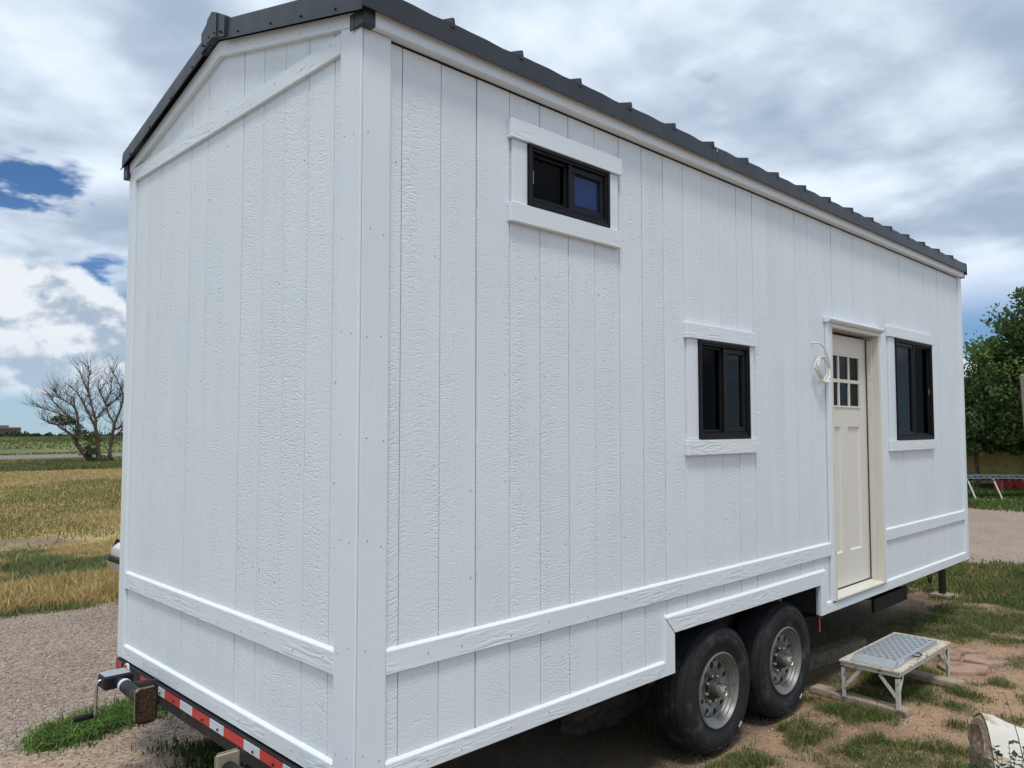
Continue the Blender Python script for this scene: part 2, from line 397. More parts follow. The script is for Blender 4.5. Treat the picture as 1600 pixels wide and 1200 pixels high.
# ------------------------------------------------------------------ value noise for terrain and planting
_H = np.random.default_rng(3).random((256, 256))
def vn(x, y):
    xi, yi = np.floor(x).astype(int), np.floor(y).astype(int); fx, fy = x - xi, y - yi
    fx, fy = fx*fx*(3 - 2*fx), fy*fy*(3 - 2*fy); g = lambda a, b: _H[a % 256, b % 256]
    return (g(xi, yi)*(1 - fx) + g(xi + 1, yi)*fx)*(1 - fy) + (g(xi, yi + 1)*(1 - fx) + g(xi + 1, yi + 1)*fx)*fy
def fbm(x, y, s, o=4):
    t, a, n = 0, .5, 0
    for i in range(o): t = t + a*vn(x*s + 17.3*i, y*s + 5.1*i); n += a; a *= .5; s *= 2.03
    return t/n
def sst(x, a, b): t = np.clip((x - a)/(b - a), 0, 1); return t*t*(3 - 2*t)
def zones(x, y):
    """weights of gravel / dirt / lawn / tall meadow / mown dry field / far green / road"""
    w1 = (fbm(x, y, .8) - .5)*1.1; w2 = (fbm(x + 40, y, .35) - .5)
    gl = sst(y + w1*.9, 2.2, 2.7)*(1 - sst(y + w1*.5, 6.75, 7.05))                 # drive behind and left of the house
    gl = gl*(1 - sst(x + w1, 9., 10.5))
    gl = np.maximum(gl, sst(-x + w1*.7, -.75, -.25)*(1 - sst(y + w1*.5, 6.75, 7.05)))
    gr = sst(x + w1*1.2 - .25*y, 10.6, 11.4)*(1 - sst(x + w1*1.2 - .25*y, 18.5, 19.0))*(1 - sst(y, 6.7, 7.1))
    grav = np.maximum(gl, gr)
    mead = sst(y + w1*.5, 6.75, 7.05)*(1 - sst(y + w2*2., 11.3, 12.3))
    track = sst(y + w2*1.2 - .12*x + w1*.5, 11.5, 12.2)*(1 - sst(y + w2*1.2 - .12*x + w1*.5, 12.9, 13.7))
    track = track*sst(fbm(x*1.2, y*2.5, .9, 3), .34, .56)
    dry = sst(y + w2*2., 11.3, 12.3)*(1 - sst(y, 36, 38.))*(1 - track)
    road = sst(y - .0*x, 51.6, 52.2)*(1 - sst(y, 55.6, 56.2))
    far = sst(y, 36., 38.)
    return grav, mead, track, dry, far, road
TUFTS = [(3.36, -.64, .30), (3.95, -.27, .20), (3.20, -.56, .16), (3.40, -.24, .15), (3.20, -.22, .14), (3.32, -.74, .13), (4.55, -.42, .24), (4.86, -.64, .15), (4.52, -.68, .12), (5.30, -.78, .10), (5.95, -.74, .18), (3.30, .02, .10), (2.75, -.12, .12), (2.60, -.05, .10), (4.10, -.82, .10), (5.12, -.62, .12), (3.42, -.98, .07), (3.05, -.95, .09), (4.50, -1.02, .05), (4.2, -.22, .2), (4.8, -.1, .25)]
def lawnness(x, y):
    """0 bare dirt .. 1 grass, around the front of the house"""
    n = fbm(x, y, 1.5, 4)*.62 + fbm(x + 9, y + 3, 4.5, 3)*.38
    gx = sst(x + .9*y, 5.7, 6.9)                                     # closed lawn beyond the step
    tf = np.zeros_like(x)
    for cx, cy, r in TUFTS: tf = np.maximum(tf, np.exp(-((x - cx)**2 + (y - cy)**2)/(r*r)))
    thin = sst(-x - 1.0*y, -4.6, -3.2)*.25 + .30*np.exp(-((y + .15)/.35)**2)*(x < 6.)
    return np.clip((n - .50)*3.2 + gx*.75 + tf*1.05 + thin - .02, 0, 1)
def height(x, y):
    z = (fbm(x, y, .9, 3) - .5)*.05 + (fbm(x, y, 4., 2) - .5)*.012
    tyre = np.exp(-(((x - 3.05)/1.4)**2 + ((y - .2)/.7)**2)); z = z*(1 - tyre) - .012*tyre
    d = np.hypot(x, y); z = z*np.clip(1 - (d - 25)/20, .0, 1) - .021*np.maximum(d - 150, 0)
    z = z + .55*sst(y, 62, 80)*(1 - sst(d, 120, 150)) - .25*np.exp(-((y - 48)/3.)**2) + .1*np.exp(-((y - 54)/4)**2)
    return z
def ground_cols(x, y):
    g, m, t, d, f, r = zones(x, y)
    n1 = fbm(x, y, .5, 4)[..., None]; n2 = fbm(x + 70, y, 2.2, 4)[..., None]; n3 = fbm(x, y + 30, .16, 4)[..., None]
    C = lambda *c: np.array(c)
    dirt = C(.375, .245, .160)*(.78 + .5*n2)*(.85 + .3*n1)
    lg = lawnness(x, y)[..., None]
    c = dirt*(1 - lg*.75) + (C(.085, .085, .035)*(.7 + .6*n2))*lg*.75
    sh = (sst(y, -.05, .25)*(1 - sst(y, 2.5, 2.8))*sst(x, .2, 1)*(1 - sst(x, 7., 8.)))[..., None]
    c = c*(1 - sh) + C(.15, .115, .085)*(.7 + .6*n2)*sh                         # darker bare soil under the trailer
    tan = sst(fbm(x*.35, y*1.3, .8, 3), .52, .64)[..., None]
    grav = (C(.322, .262, .215)*(1 - tan*.75) + C(.36, .265, .185)*tan*.75)*(.85 + .3*n2)
    for w, cc in ((m, C(.22, .165, .065)*(.6 + .8*n2)), (d, (C(.43, .325, .145)*(1 - sst(n3, .44, .60)*.7) + C(.20, .20, .07)*sst(n3, .44, .60)*.7)*(.75 + .5*n2)),
                  (f, C(.155, .172, .070)*(.55 + .9*n3)), (g, grav*1.05), (t, C(.235, .175, .118)*(.6 + .8*n2)*(.8 + .4*n1)), (r, C(.22, .205, .19)*np.ones_like(n1))):
        c = c*(1 - w[..., None]) + cc*w[..., None]
    strip = (sst(y, 44, 45.5)*(1 - sst(y, 50.5, 51)))[..., None]
    c = c*(1 - strip*.8) + C(.30, .225, .10)*(.7 + .6*n2)*strip*.8
    return np.clip(c, .005, 1), g
#@@STRUCT
# ------------------------------------------------------------------ ground sheet
def build_ground():
    def axis(lo, hi, fine0, fine1, step, mid0, mid1, mstep):
        a = list(np.arange(fine0, fine1 + 1e-6, step)); b = list(np.arange(fine1 + mstep, mid1, mstep)); c = list(np.arange(fine0 - mstep, mid0, -mstep))[::-1]
        g = [mid1*1.12**k for k in range(1, 80) if mid1*1.12**k < hi]; h = [mid0 - 3*(1.14**k - 1)*8 for k in range(1, 80) if mid0 - 24*(1.14**k - 1) > lo][::-1]
        return np.array([lo] + h + c + a + b + g + [hi])
    xs = axis(-3500, 3500, -2.4, 9.0, .055, -9, 28, .3); ys = axis(-3500, 3500, -3.0, 8.2, .055, -9, 62, .3)
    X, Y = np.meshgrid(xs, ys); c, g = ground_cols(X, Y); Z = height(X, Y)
    nx, ny = len(xs), len(ys); V = np.stack([X, Y, Z], -1).reshape(-1, 3)
    i = np.arange(nx*ny).reshape(ny, nx); F = np.stack([i[:-1, :-1], i[:-1, 1:], i[1:, 1:], i[1:, :-1]], -1).reshape(-1, 4)
    me = array_mesh('ground', V, F, 4, c.reshape(-1, 3)); me.polygons.foreach_set('use_smooth', [True]*len(me.polygons))
    a = me.attributes.new('grav', 'FLOAT', 'POINT'); a.data.foreach_set('value', g.astype(np.float32).ravel())
    m, nt, b = base_mat('earth_and_gravel')
    at = nt.nodes.new('ShaderNodeAttribute'); at.attribute_name = 'col'; ag = nt.nodes.new('ShaderNodeAttribute'); ag.attribute_name = 'grav'
    gv = Sk(nt, ag.outputs['Fac']); tc = nt.nodes.new('ShaderNodeTexCoord'); P = Sk(nt, tc.outputs['Object'])
    vo = nt.nodes.new('ShaderNodeTexVoronoi'); vo.inputs['Scale'].default_value = 48; nt.links.new(P.s, vo.inputs['Vector'])
    vcol = nt.nodes.new('ShaderNodeSeparateColor'); nt.links.new(vo.outputs['Color'], vcol.inputs[0]); vr = Sk(nt, vcol.outputs[0])
    vd = Sk(nt, vo.outputs['Distance'])
    f1 = noise(P, 26, 3, .68); f2 = noise(P, 5, 3, .6)
    k = (f1*.9 + f2*.5 + .30)                                     # fine colour variation
    kg = vr*.55 + .70
    kk = nt.nodes.new('ShaderNodeMix'); nt.links.new(gv.s, kk.inputs[0]); nt.links.new(k.s, kk.inputs[2]); nt.links.new(kg.s, kk.inputs[3])
    vm = nt.nodes.new('ShaderNodeVectorMath'); vm.operation = 'SCALE'; nt.links.new(at.outputs['Color'], vm.inputs[0]); nt.links.new(kk.outputs[0], vm.inputs['Scale'])
    nt.links.new(vm.outputs[0], b.inputs['Base Color']); b.inputs['Roughness'].default_value = .95; b.inputs['Specular IOR Level'].default_value = .15
    hg = (vd*-1. + 1.)*gv*.7 + f1*.55 + f2*.4
    bump(nt, b, hg, .8, .02)
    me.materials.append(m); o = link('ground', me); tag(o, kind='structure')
build_ground()
def gz(x, y): return float(height(np.array([x*1.0]), np.array([y*1.0]))[0])

# ------------------------------------------------------------------ the tiny house on its trailer
L, W = 7.42, 2.532
Z0, ZT, ZB0, ZB1 = .602, .676, 1.012, 1.101                     # skirt foot and top, belt foot and top
YS, YT, YB = .019, .0, .0242                                       # siding face, trim face, backing face
house = thing('tiny_house', (L/2, W/2, 0), 'white board-sided tiny house with charcoal metal roof on a black twin-axle trailer', 'tiny house')
RID = W/2; EAVE = 3.565; SLOPE = .262                             # underside line of the rake flashing
def zrake(y): return EAVE + SLOPE*(RID - abs(y - RID))
WIN = [(.926, 1.525, 2.995, 3.290), (2.365, 2.950, 1.890, 2.480), (5.505, 6.420, 1.845, 2.738)]
DOOR = (4.190, 5.120, .680, 2.715)
ARCH = (2.090, 3.945, 0., .820)
holes = WIN + [DOOR, ARCH]
# walls with their boards
mb = MB()
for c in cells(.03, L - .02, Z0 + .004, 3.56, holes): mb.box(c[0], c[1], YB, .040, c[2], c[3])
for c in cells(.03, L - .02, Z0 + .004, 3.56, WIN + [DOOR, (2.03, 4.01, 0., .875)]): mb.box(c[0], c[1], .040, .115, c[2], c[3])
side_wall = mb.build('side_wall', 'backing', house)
G0, SP, GAP = .2135, .2032, .0044
gx = [.03] + [G0 + SP*i for i in range(60) if G0 + SP*i < L - .12] + [L - .02]
for gi, (a, b) in enumerate(zip(gx, gx[1:])):
    if gi % 6 == 3: a += .0014
    if gi % 6 == 2: b -= .0014
    dep = random.uniform(-.0012, .0012)
    for c in board_cells(a + GAP/2, b - GAP/2, Z0 + .006, 3.509, holes): MB().prism(c, 'y', YS + dep, YB + .002).build('siding_board', 'siding', side_wall, bevel=.0012)
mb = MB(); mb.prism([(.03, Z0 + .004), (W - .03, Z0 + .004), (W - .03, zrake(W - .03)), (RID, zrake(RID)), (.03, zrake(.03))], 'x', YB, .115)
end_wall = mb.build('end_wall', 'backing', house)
gy = [.03] + [.215 + SP*i for i in range(60) if .215 + SP*i < W - .09] + [W - .03]
for gi, (a, b) in enumerate(zip(gy, gy[1:])):
    if gi % 6 == 5: a += .0014
    if gi % 6 == 4: b -= .0014
    a2, b2 = a + GAP/2, b - GAP/2; dep = random.uniform(-.0012, .0012)
    poly = [(a2, Z0 + .006), (b2, Z0 + .006), (b2, zrake(b2) - .004)] + ([(RID, zrake(RID) - .004)] if a2 < RID < b2 else []) + [(a2, zrake(a2) - .004)]
    MB().prism(poly, 'x', YS + dep, YB + .002).build('siding_board', 'siding', end_wall, bevel=.0012)
MB().prism([(.03, Z0), (W - .03, Z0), (W - .03, zrake(W)), (RID, zrake(RID)), (.03, zrake(.03))], 'x', L - .115, L - .022).build('far_end_wall', 'trim_v', house)
MB().box(.12, L - .12, W - .115, W - .02, Z0, 3.56).build('rear_wall', 'trim_v', house)
MB().box(.12, L - .12, .36, W - .36, Z0 + .01, Z0 + .07).build('floor', 'inside', house)
MB().box(.12, L - .12, .13, W - .12, 3.50, 3.54).build('ceiling', 'inside', house)
MB().box(3.55, 3.60, .13, W - .12, Z0 + .08, 3.49).build('partition', 'inside', house)
# trim boards
def trimh(name, x0, x1, z0, z1, y0=YT, y1=.022, **k): return MB().box(x0, x1, y0, y1, z0, z1).build(name, 'trim_h', house, bevel=.003, **k)
def trimv(name, x0, x1, z0, z1, y0=YT, y1=.022): return MB().box(x0, x1, y0, y1, z0, z1).build(name, 'trim_v', house, bevel=.003)
trimv('corner_board', .0145, .144, Z0, 3.517)
trimv('corner_board', L - .096, L, Z0, 3.517)
trimh('belt_board', .146, 4.128, ZB0, ZB1, .001); trimh('belt_board', 5.176, L - .098, ZB0, ZB1, .001)
trimh('skirt_board', .146, 1.998, Z0, ZT, .001)
mb = MB().prism([(2.0, Z0), (2.09, Z0), (2.09, .818), (2.0, .914)], 'y', .0, .022); mb.build('arch_board', 'trim_v', house, bevel=.0025)
mb = MB().prism([(2.002, .917), (2.092, .822), (3.943, .822), (4.033, .917)], 'y', -.001, .022); mb.build('arch_board', 'trim_h', house, bevel=.0025)
mb = MB().prism([(4.035, Z0), (3.945, Z0), (3.945, .818), (4.035, .914)], 'y', .0, .022); mb.build('arch_board', 'trim_v', house, bevel=.0025)
trimh('skirt_board', 4.037, L - .098, Z0, ZT, .001)
# end wall trim: built in the YZ plane
def tende(name, y0, y1, z0, z1, mat, x0=YT, x1=.022): return MB().box(x0, x1, y0, y1, z0, z1).build(name, mat, house, bevel=.003)
tende('corner_board', -.0005, .145, Z0, 3.565, 'trim_v', .0, .0125)
tende('corner_board', W - .096, W, Z0, 3.548, 'trim_v')
tende('belt_board', .147, W - .098, ZB0, ZB1, 'trim_h', .001); tende('skirt_board', .147, W - .098, Z0, ZT, 'trim_h', .001)
tende('gable_band', .147, W - .098, 3.457, 3.540, 'trim_h', .001)
for sgn in (-1, 1):
    ys = [RID + sgn*1.262, RID + sgn*.0008]
    lo = lambda y: zrake(y) - .068
    MB().prism([(ys[0], lo(ys[0]) + .02), (ys[1], lo(ys[1])), (ys[1], zrake(ys[1]) + .01), (ys[0], zrake(ys[0]) + .01)], 'x', -.006, .0215).build('rake_board', 'trim_h', house, bevel=.0025)
MB().box(.045, L - .012, -.033, .021, 3.518, 3.585).build('fascia_board', 'trim_h', house, bevel=.003)
MB().box(.150, L - .1, .0165, .0235, 3.510, 3.5178).build('soffit_gap', 'gap', house)
# caulk beads along the upper edges of the flat trim
def bead_s(x0, x1, z): MB().prism([(.0012, z - .0008), (.0188, z - .0008), (.0188, z + .010), (.0035, z + .0022)], 'x', x0, x1).build('caulk_bead', 'caulk', house)
def bead_e(y0, y1, z): MB().prism([(.0012, z - .0008), (.0188, z - .0008), (.0188, z + .010), (.0035, z + .0022)], 'y', y0, y1).build('caulk_bead', 'caulk', house)
bead_s(.146, 4.126, ZB1); bead_s(5.178, L - .098, ZB1); bead_s(.146, 1.996, ZT); bead_s(4.042, 4.126, ZT); bead_s(5.178, L - .098, ZT); bead_s(2.01, 4.03, .917)
bead_e(.147, W - .098, ZB1); bead_e(.147, W - .098, ZT)
# nail holes, too small to pick apart
mb = MB()
def nail_s(x, z, y=-.0008): mb.lathe([(0, 0), (.0026, 0), (.0026, .002)], (x, y, z), 'y', 6)
def nail_e(y, z, x=-.0008): mb.lathe([(0, 0), (.0026, 0), (.0026, .002)], (x, y, z), 'x', 6)
z = .72
while z < 3.5:
    j = lambda: random.uniform(-.02, .02)
    for xx in (.045, .115): 
        if random.random() < .85: nail_s(xx + j()*.4, z + j())
        if random.random() < .75: nail_e(xx + j()*.4, z + j())
    if random.random() < .7: nail_e(W - .03 + j()*.3, z + j()); nail_s(L - .05, z + j())
    z += .40
for k in range(26):
    x = .3 + k*.27 + random.uniform(-.05, .05)
    if x < 1.95 or 4.1 < x < 7.2: nail_s(x, Z0 + .035 + random.uniform(-.01, .01))
    if x < 4.1 or 5.25 < x < 7.2: nail_s(x, ZB0 + .045 + random.uniform(-.025, .025))
for k in range(10):
    y = .22 + k*.235; nail_e(y, ZB0 + .04 + random.uniform(-.025, .025)); nail_e(y, Z0 + .04); nail_e(y, 3.498 + random.uniform(-.02, .02))
    nail_e(y, zrake(y) - .035, -.0072)
for k in range(46): nail_s(gx[1 + k % 34] + .03*random.choice((-1, 1)), random.choice((1.35, 1.75, 2.2, 2.62, 3.0, 3.35)) + random.uniform(-.06, .06), YS - .002)
for k in range(26): nail_e(gy[1 + k % 11] + .03*random.choice((-1, 1)), random.choice((.85, 1.35, 1.75, 2.2, 2.62, 3.1, 3.4)) + random.uniform(-.06, .06), YS - .002)
o = mb.build('nail_hole', 'nail', house); tag(o, kind='stuff')

# roof
mb = MB()
TOP = .112                                                        # depth of the rake flashing
def zr(y): return zrake(y) + TOP - .012
for sgn in (-1, 1):
    ye, yr = RID - sgn*(RID + .026), RID
    ze, zq = EAVE - SLOPE*.026 + TOP - .020, zrake(RID) + TOP - .020
    for dzz in (0,):
        mb.add([(-.02, ye, ze), (L + .02, ye, ze), (L + .02, yr, zq), (-.02, yr, zq), (-.02, ye, ze - .02), (L + .02, ye, ze - .02), (L + .02, yr, zq - .02), (-.02, yr, zq - .02)],
               [(0, 1, 2, 3), (7, 6, 5, 4), (0, 4, 5, 1), (0, 3, 7, 4), (1, 5, 6, 2)])
roof = mb.build('roof', 'roof', house)
ze_ = EAVE - SLOPE*.045 + TOP - .016
for k in range(17):
    x = .424 + .4115*k
    for side in (0, 1):
        a = -.052 if side == 0 else W + .052; s = 1 if side == 0 else -1
        z_a = ze_ - .002; z_b = zrake(RID) + TOP - .018
        MB().add([(x - .012, a, z_a), (x + .012, a, z_a), (x + .005, a, z_a + .040), (x - .005, a, z_a + .040),
                  (x - .012, RID, z_b), (x + .012, RID, z_b), (x + .005, RID, z_b + .040), (x - .005, RID, z_b + .040)],
                 [(0, 1, 2, 3), (7, 6, 5, 4), (0, 4, 5, 1), (1, 5, 6, 2), (2, 6, 7, 3), (3, 7, 4, 0)]).build('standing_seam', 'roof', roof)
# eave flashing: shallow metal strip with a slightly buckled upper edge, in three lengths
for x0, x1 in ((-.031, 2.53), (2.534, 4.93), (4.934, L + .034)):
    mb = MB(); n = int((x1 - x0)/.05); vs = []; fs = []
    for i in range(n + 1):
        x = x0 + (x1 - x0)*i/n; wv = .0028*math.sin(x*15.3) + .0018*math.sin(x*31 + 1) + .0014*math.sin(x*7)
        vs += [(x, -.060, 3.566), (x, -.047, 3.570), (x, -.046 - wv*.6, 3.664 + wv*.5), (x, -.022, 3.672 + wv)]
    for i in range(n):
        for k in range(3): fs.append((i*4 + k, i*4 + 4 + k, i*4 + 5 + k, i*4 + 1 + k))
    mb.add(vs, fs).build('eave_flashing', 'roof_edge', roof)
MB().box(-.02, L + .02, W + .044, W + .06, 3.57, 3.67).build('eave_flashing', 'roof_edge', roof)
for xx, sg in ((-.030, -1), (L + .030, 1)):
    for s2 in (-1, 1):
        y0, y1 = RID + s2*(RID + .052), RID + s2*.09
        mb = MB(); n = 26; vs = []; fs = []
        for i in range(n + 1):
            y = y0 + (y1 - y0)*i/n; zb = zrake(min(max(y, -.05), W + .05)) if 0 <= y <= W else EAVE - SLOPE*(abs(y - RID) - RID)
            wv = .0025*math.sin(i*1.7)
            vs += [(xx + sg*.012, y, zb - .004), (xx, y, zb + .004), (xx + sg*wv, y, zb + .060), (xx - sg*.004, y, zb + TOP - .006), (xx - sg*.016, y, zb + TOP), (xx - sg*.07, y, zb + TOP + .001)]
        for i in range(n):
            for k in range(5): fs.append((i*6 + k, i*6 + 6 + k, i*6 + 7 + k, i*6 + 1 + k))
        fl = mb.add(vs, fs).build('rake_flashing', 'roof_edge', roof, smooth=True)
        if sg < 0:
            mb = MB()
            for k in range(4):
                y = RID + s2*(.30 + k*.29 + random.uniform(-.04, .04)); mb.lathe([(0, -.006), (.005, -.005), (.0065, -.001), (.0065, .004)], (xx, y, zrake(y) + .028 + random.uniform(-.006, .006)), 'x', 8)
            so = mb.build('screw_heads', 'gap', roof); tag(so, kind='stuff')
# folded ridge cap: bent sheet over the gable peak and along the ridge
for x0, x1, drop in ((-.042, .02, .112), (.02, L + .04, .02)):
    mb = MB(); pk = zrake(RID) + TOP
    prof = []
    for y, lift in ((-.135, .006), (-.055, .026), (.0, .036), (.055, .026), (.135, .006)): prof.append((RID + y, pk - SLOPE*abs(y) + lift))
    if drop > .05:
        low = [(p[0], zrake(p[0]) + .012 + (.004 if i % 2 else 0)) for i, p in enumerate(prof)]
        for i in range(4): mb.prism([prof[i], prof[i + 1], low[i + 1], low[i]], 'x', x0 - (.006 if i in (1, 2) else 0), x0 + .03 + .002*i)
        mb.build('ridge_end_cap', 'roof_edge', roof)
        so = MB()
        for y in (-.10, -.03, .03, .10): so.lathe([(0, -.006), (.0055, -.005), (.0065, .004)], (x0 - .004, RID + y, zrake(RID + y) + .035), 'x', 8)
        tag(so.build('screw_heads', 'gap', roof), kind='stuff')
    else:
        mb.prism(prof + [(p[0], p[1] - .012) for p in prof[::-1]], 'x', x0, x1).build('ridge_cap', 'roof', roof)
for xa, xb in ((-.012, .0445), (L - .0115, L + .012)):                    # bent corner pieces of flashing
    MB().box(xa, xb, -.0348, .03, 3.513, 3.60).build('corner_flashing', 'roof_edge', roof, bevel=.003)
MB().box(-.0125, -.007, .030, .060, 3.513, 3.575).build('corner_flashing', 'roof_edge', roof)
MB().box(-.020, .02, W - .02, W + .05, 3.49, 3.57).build('corner_flashing', 'roof_edge', roof, bevel=.003)

# windows
def window(x0, x1, z0, z1, label, headx, sillx, fixed_left, blind=None, blue_pane=False):
    e = MB().ring(x0, x1, z0, z1, .017, -.013, .05).ring(x0 + .0172, x1 - .0172, z0 + .0172, z1 - .0172, .012, -.006, .06).build('window', 'black_vinyl', house, bevel=.002)
    tag(e, label)
    MB().box(headx[0], headx[1], -.012, .019, z1 + .002, z1 + .092).build('header_board', 'trim_h', e, bevel=.003)
    MB().box(sillx[0], sillx[1], -.012, .019, z0 - .092, z0 - .002).build('sill_board', 'trim_h', e, bevel=.003)
    for a, b in ((headx[0] + .022, x0 - .001), (x1 + .001, headx[1] - .022)):
        MB().box(a, b, .003, .0185, z0 - .001, z1 + .001).build('side_casing', 'trim_v', e, bevel=.002)
    xi0, xi1, zi0, zi1 = x0 + .030, x1 - .030, z0 + .031, z1 - .031; xm = (xi0 + xi1)/2
    MB().box(xm - .010, xm + .010, .0, .04, zi0, zi1).build('meeting_stile', 'black_vinyl', e, bevel=.002)
    MB().box(xi0, xi1, -.005, .02, z0 + .0295, z0 + .039).build('track', 'black_vinyl', e, bevel=.002)
    halves = ((xi0, xm - .0105, 0), (xm + .0105, xi1, 1))
    for a, b, k in halves:
        scr = (k == 0) == (not fixed_left)
        w = .014 if scr else .030; yy = .016 if scr else .006
        sash = MB().ring(a + .0005, b - .0005, zi0 + .0105, zi1 - .0005, w, yy, yy + .03).build('sash', 'black_vinyl', e, bevel=.0025)
        if not scr: MB().ring(a + w - .001, b - w + .001, zi0 + w + .0095, zi1 - w + .0005, .008, yy + .008, yy + .022).build('glazing_bead', 'black_vinyl', e, bevel=.002)
        mt = 'blue_pane' if (blue_pane and k == 1) else ('screen' if scr else 'glass')
        p = MB().box(a + w - .002, b - w + .002, yy + .014, yy + .017, zi0 + w + .008, zi1 - w + .002).build('pane', mt, e)
        if blue_pane and k == 1: tag(p, 'deep blue pane')
        if scr:
            MB().box(a + w - .001, b - w + .001, yy + .024, yy + .027, zi0 + w + .009, zi1 - w + .001).build('pane', 'glass', e)
            lx = a + .012 if k == 0 else b - .012
            MB().ring(lx - .006, lx + .006, (zi0 + zi1)/2 - .03, (zi0 + zi1)/2 + .03, .003, yy - .006, yy - .001).build('latch', 'galv', e)
    if blind:
        bz0, ax, bx = blind
        zz = zi1 - .03
        while zz > bz0:
            s = MB().add([(ax, .125, zz), (bx, .125, zz), (bx, .142, zz - .018), (ax, .142, zz - .018)], [(0, 1, 2, 3)]).build('blind_slat', 'blind', e); zz -= .024
        MB().box(ax, bx, .122, .146, bz0 - .03, bz0 - .008).build('blind_rail', 'blind', e)
    return e
window(*WIN[0], 'small high window with one blue pane', (.806, 1.628), (.806, 1.622), False, blue_pane=True)
window(*WIN[1], 'square black sliding window left of the door', (2.232, 3.052), (2.236, 3.046), False, blind=(2.20, 2.68, 2.92))
window(*WIN[2], 'large black sliding window right of the door', (5.345, 6.506), (5.350, 6.48), True, blind=(2.36, 5.55, 5.96))

# door, set back in its frame
x0, x1, z0, z1 = DOOR; YD = .100
MB().box(x0 - .012, x0 + .018, -.008, .150, z0 - .008, z1).build('door_jamb', 'door_edge', house, bevel=.002)
MB().box(x1 - .012, x1 + .020, -.008, .150, z0 - .008, z1).build('door_jamb', 'door_edge', house, bevel=.002)
MB().box(x1 - .030, x1 - .0125, .045, .085, z0 + .02, z1 - .03).build('door_stop', 'door_edge', house, bevel=.002)
MB().box(x0 - .012, x1 + .020, -.008, .150, z1 + .0005, z1 + .032).build('door_head', 'door_edge', house, bevel=.002)
MB().prism([(-.030, z1 + .068), (-.038, z1 + .060), (-.036, z1 + .048), (-.018, z1 + .033), (.018, z1 + .033), (.018, z1 + .068)], 'x', x0 - .075, x1 + .065).build('door_cornice', 'trim_h', house, bevel=.002)
MB().box(x0 - .062, x0 - .0125, -.006, .018, ZT + .002, z1 + .032).build('door_casing', 'trim_v', house, bevel=.002)
MB().box(x1 + .0205, x1 + .058, -.006, .018, ZT + .002, z1 + .032).build('door_casing', 'trim_v', house, bevel=.002)
MB().prism([(-.012, z0 - .006), (.15, z0 - .006), (.15, z0 + .022), (.06, z0 + .020), (-.012, z0 + .010)], 'x', x0 + .019, x1 - .013).build('door_sill', 'door_edge', house, bevel=.002)
MB().box(x0 - .04, x1 + .03, -.0035, .0008, z0 - .013, z0 - .0075).build('sill_joint', 'gap', house)
dx0, dx1, dz0, dz1 = x0 + .019, x1 - .020, z0 + .032, z1 - .022
lx0, lx1, lz0, lz1 = dx0 + .150, dx1 - .150, dz1 - .565, dz1 - .165     # glazed area
panels = [(dx0 + .155, dx0 + .365, dz0 + .265, lz0 - .165), (dx0 + .505, dx1 - .155, dz0 + .265, lz0 - .165)]
mb = MB()
for c in cells(dx0, dx1, dz0, dz1, panels + [(lx0, lx1, lz0, lz1)]): mb.box(c[0], c[1], YD, YD + .04, c[2], c[3])
door = mb.build('door', 'door', house); tag(door, 'cream panelled door with six small panes')
for a, b, c, d in panels:
    mb = MB(); i = .010
    mb.add([(a, YD, c), (b, YD, c), (b, YD, d), (a, YD, d), (a + i, YD + .013, c + i), (b - i, YD + .013, c + i), (b - i, YD + .013, d - i), (a + i, YD + .013, d - i)],
           [(0, 1, 5, 4), (1, 2, 6, 5), (2, 3, 7, 6), (3, 0, 4, 7), (4, 5, 6, 7)]).build('door_panel', 'door', door)
pw, ph = (lx1 - lx0)/3, (lz1 - lz0)/2
MB().ring(lx0 - .012, lx1 + .012, lz0 - .012, lz1 + .012, .014, YD - .007, YD + .02).build('glazing_frame', 'door', door, bevel=.002)
for i in (1, 2): MB().box(lx0 + pw*i - .013, lx0 + pw*i + .013, YD - .003, YD + .02, lz0 + .0022, lz1 - .0022).build('glazing_bar', 'door', door, bevel=.002)
MB().box(lx0 + .0022, lx1 - .0022, YD - .004, YD + .021, lz0 + ph - .014, lz0 + ph + .014).build('glazing_bar', 'door', door, bevel=.002)
for i in range(3):
    for j in range(2):
        MB().box(lx0 + pw*i + (.0132 if i else .0022), lx0 + pw*(i + 1) - (.0132 if i < 2 else .0022), YD + .008, YD + .012, lz0 + ph*j + (.0142 if j else .0022), lz0 + ph*(j + 1) - (.0022 if j else .0142)).build('pane', 'glass_door', door)
MB().box(dx1 + .0005, dx1 + .007, YD - .004, YD + .03, dz0, dz1).build('door_gap', 'gap', house)
MB().box(dx0, dx1, YD - .002, YD + .03, dz0 - .011, dz0 - .001).build('door_sweep', 'gap', house)

# trailer under it
for yy in (.40, W - .48): MB().box(.05, L + .02, yy, yy + .08, .47, .598).build('frame_rail', 'black_steel', house, bevel=.004)
for k in range(9): MB().box(.35 + k*.82, .43 + k*.82, .482, W - .482, .50, .594).build('cross_member', 'black_steel', house)
MB().box(.10, L - .05, .36, W - .36, .6085, .6115).build('belly_pan', 'under', house)
for x in (.5, 1.3, 1.9, 4.15, 4.9, 6.6, 7.2):
    MB().prism([(.04, .570), (.40, .480), (.40, .600), (.04, .600)], 'x', x, x + .05).build('outrigger', 'black_steel', house)
    MB().prism([(W - .04, .570), (W - .40, .480), (W - .40, .600), (W - .04, .600)], 'x', x, x + .05).build('outrigger', 'black_steel', house)
MB().box(.10, 2.04, .03, .358, .6025, .6055).build('belly_pan', 'under', house)
MB().box(4.0, L - .05, .03, .358, .6025, .6055).build('belly_pan', 'under', house)
for s in (-1, 1): MB().bar((L, RID + s*.85, .53), (L + 1.35, RID + s*.06, .53), .07, .11).build('tongue_beam', 'black_steel', house)
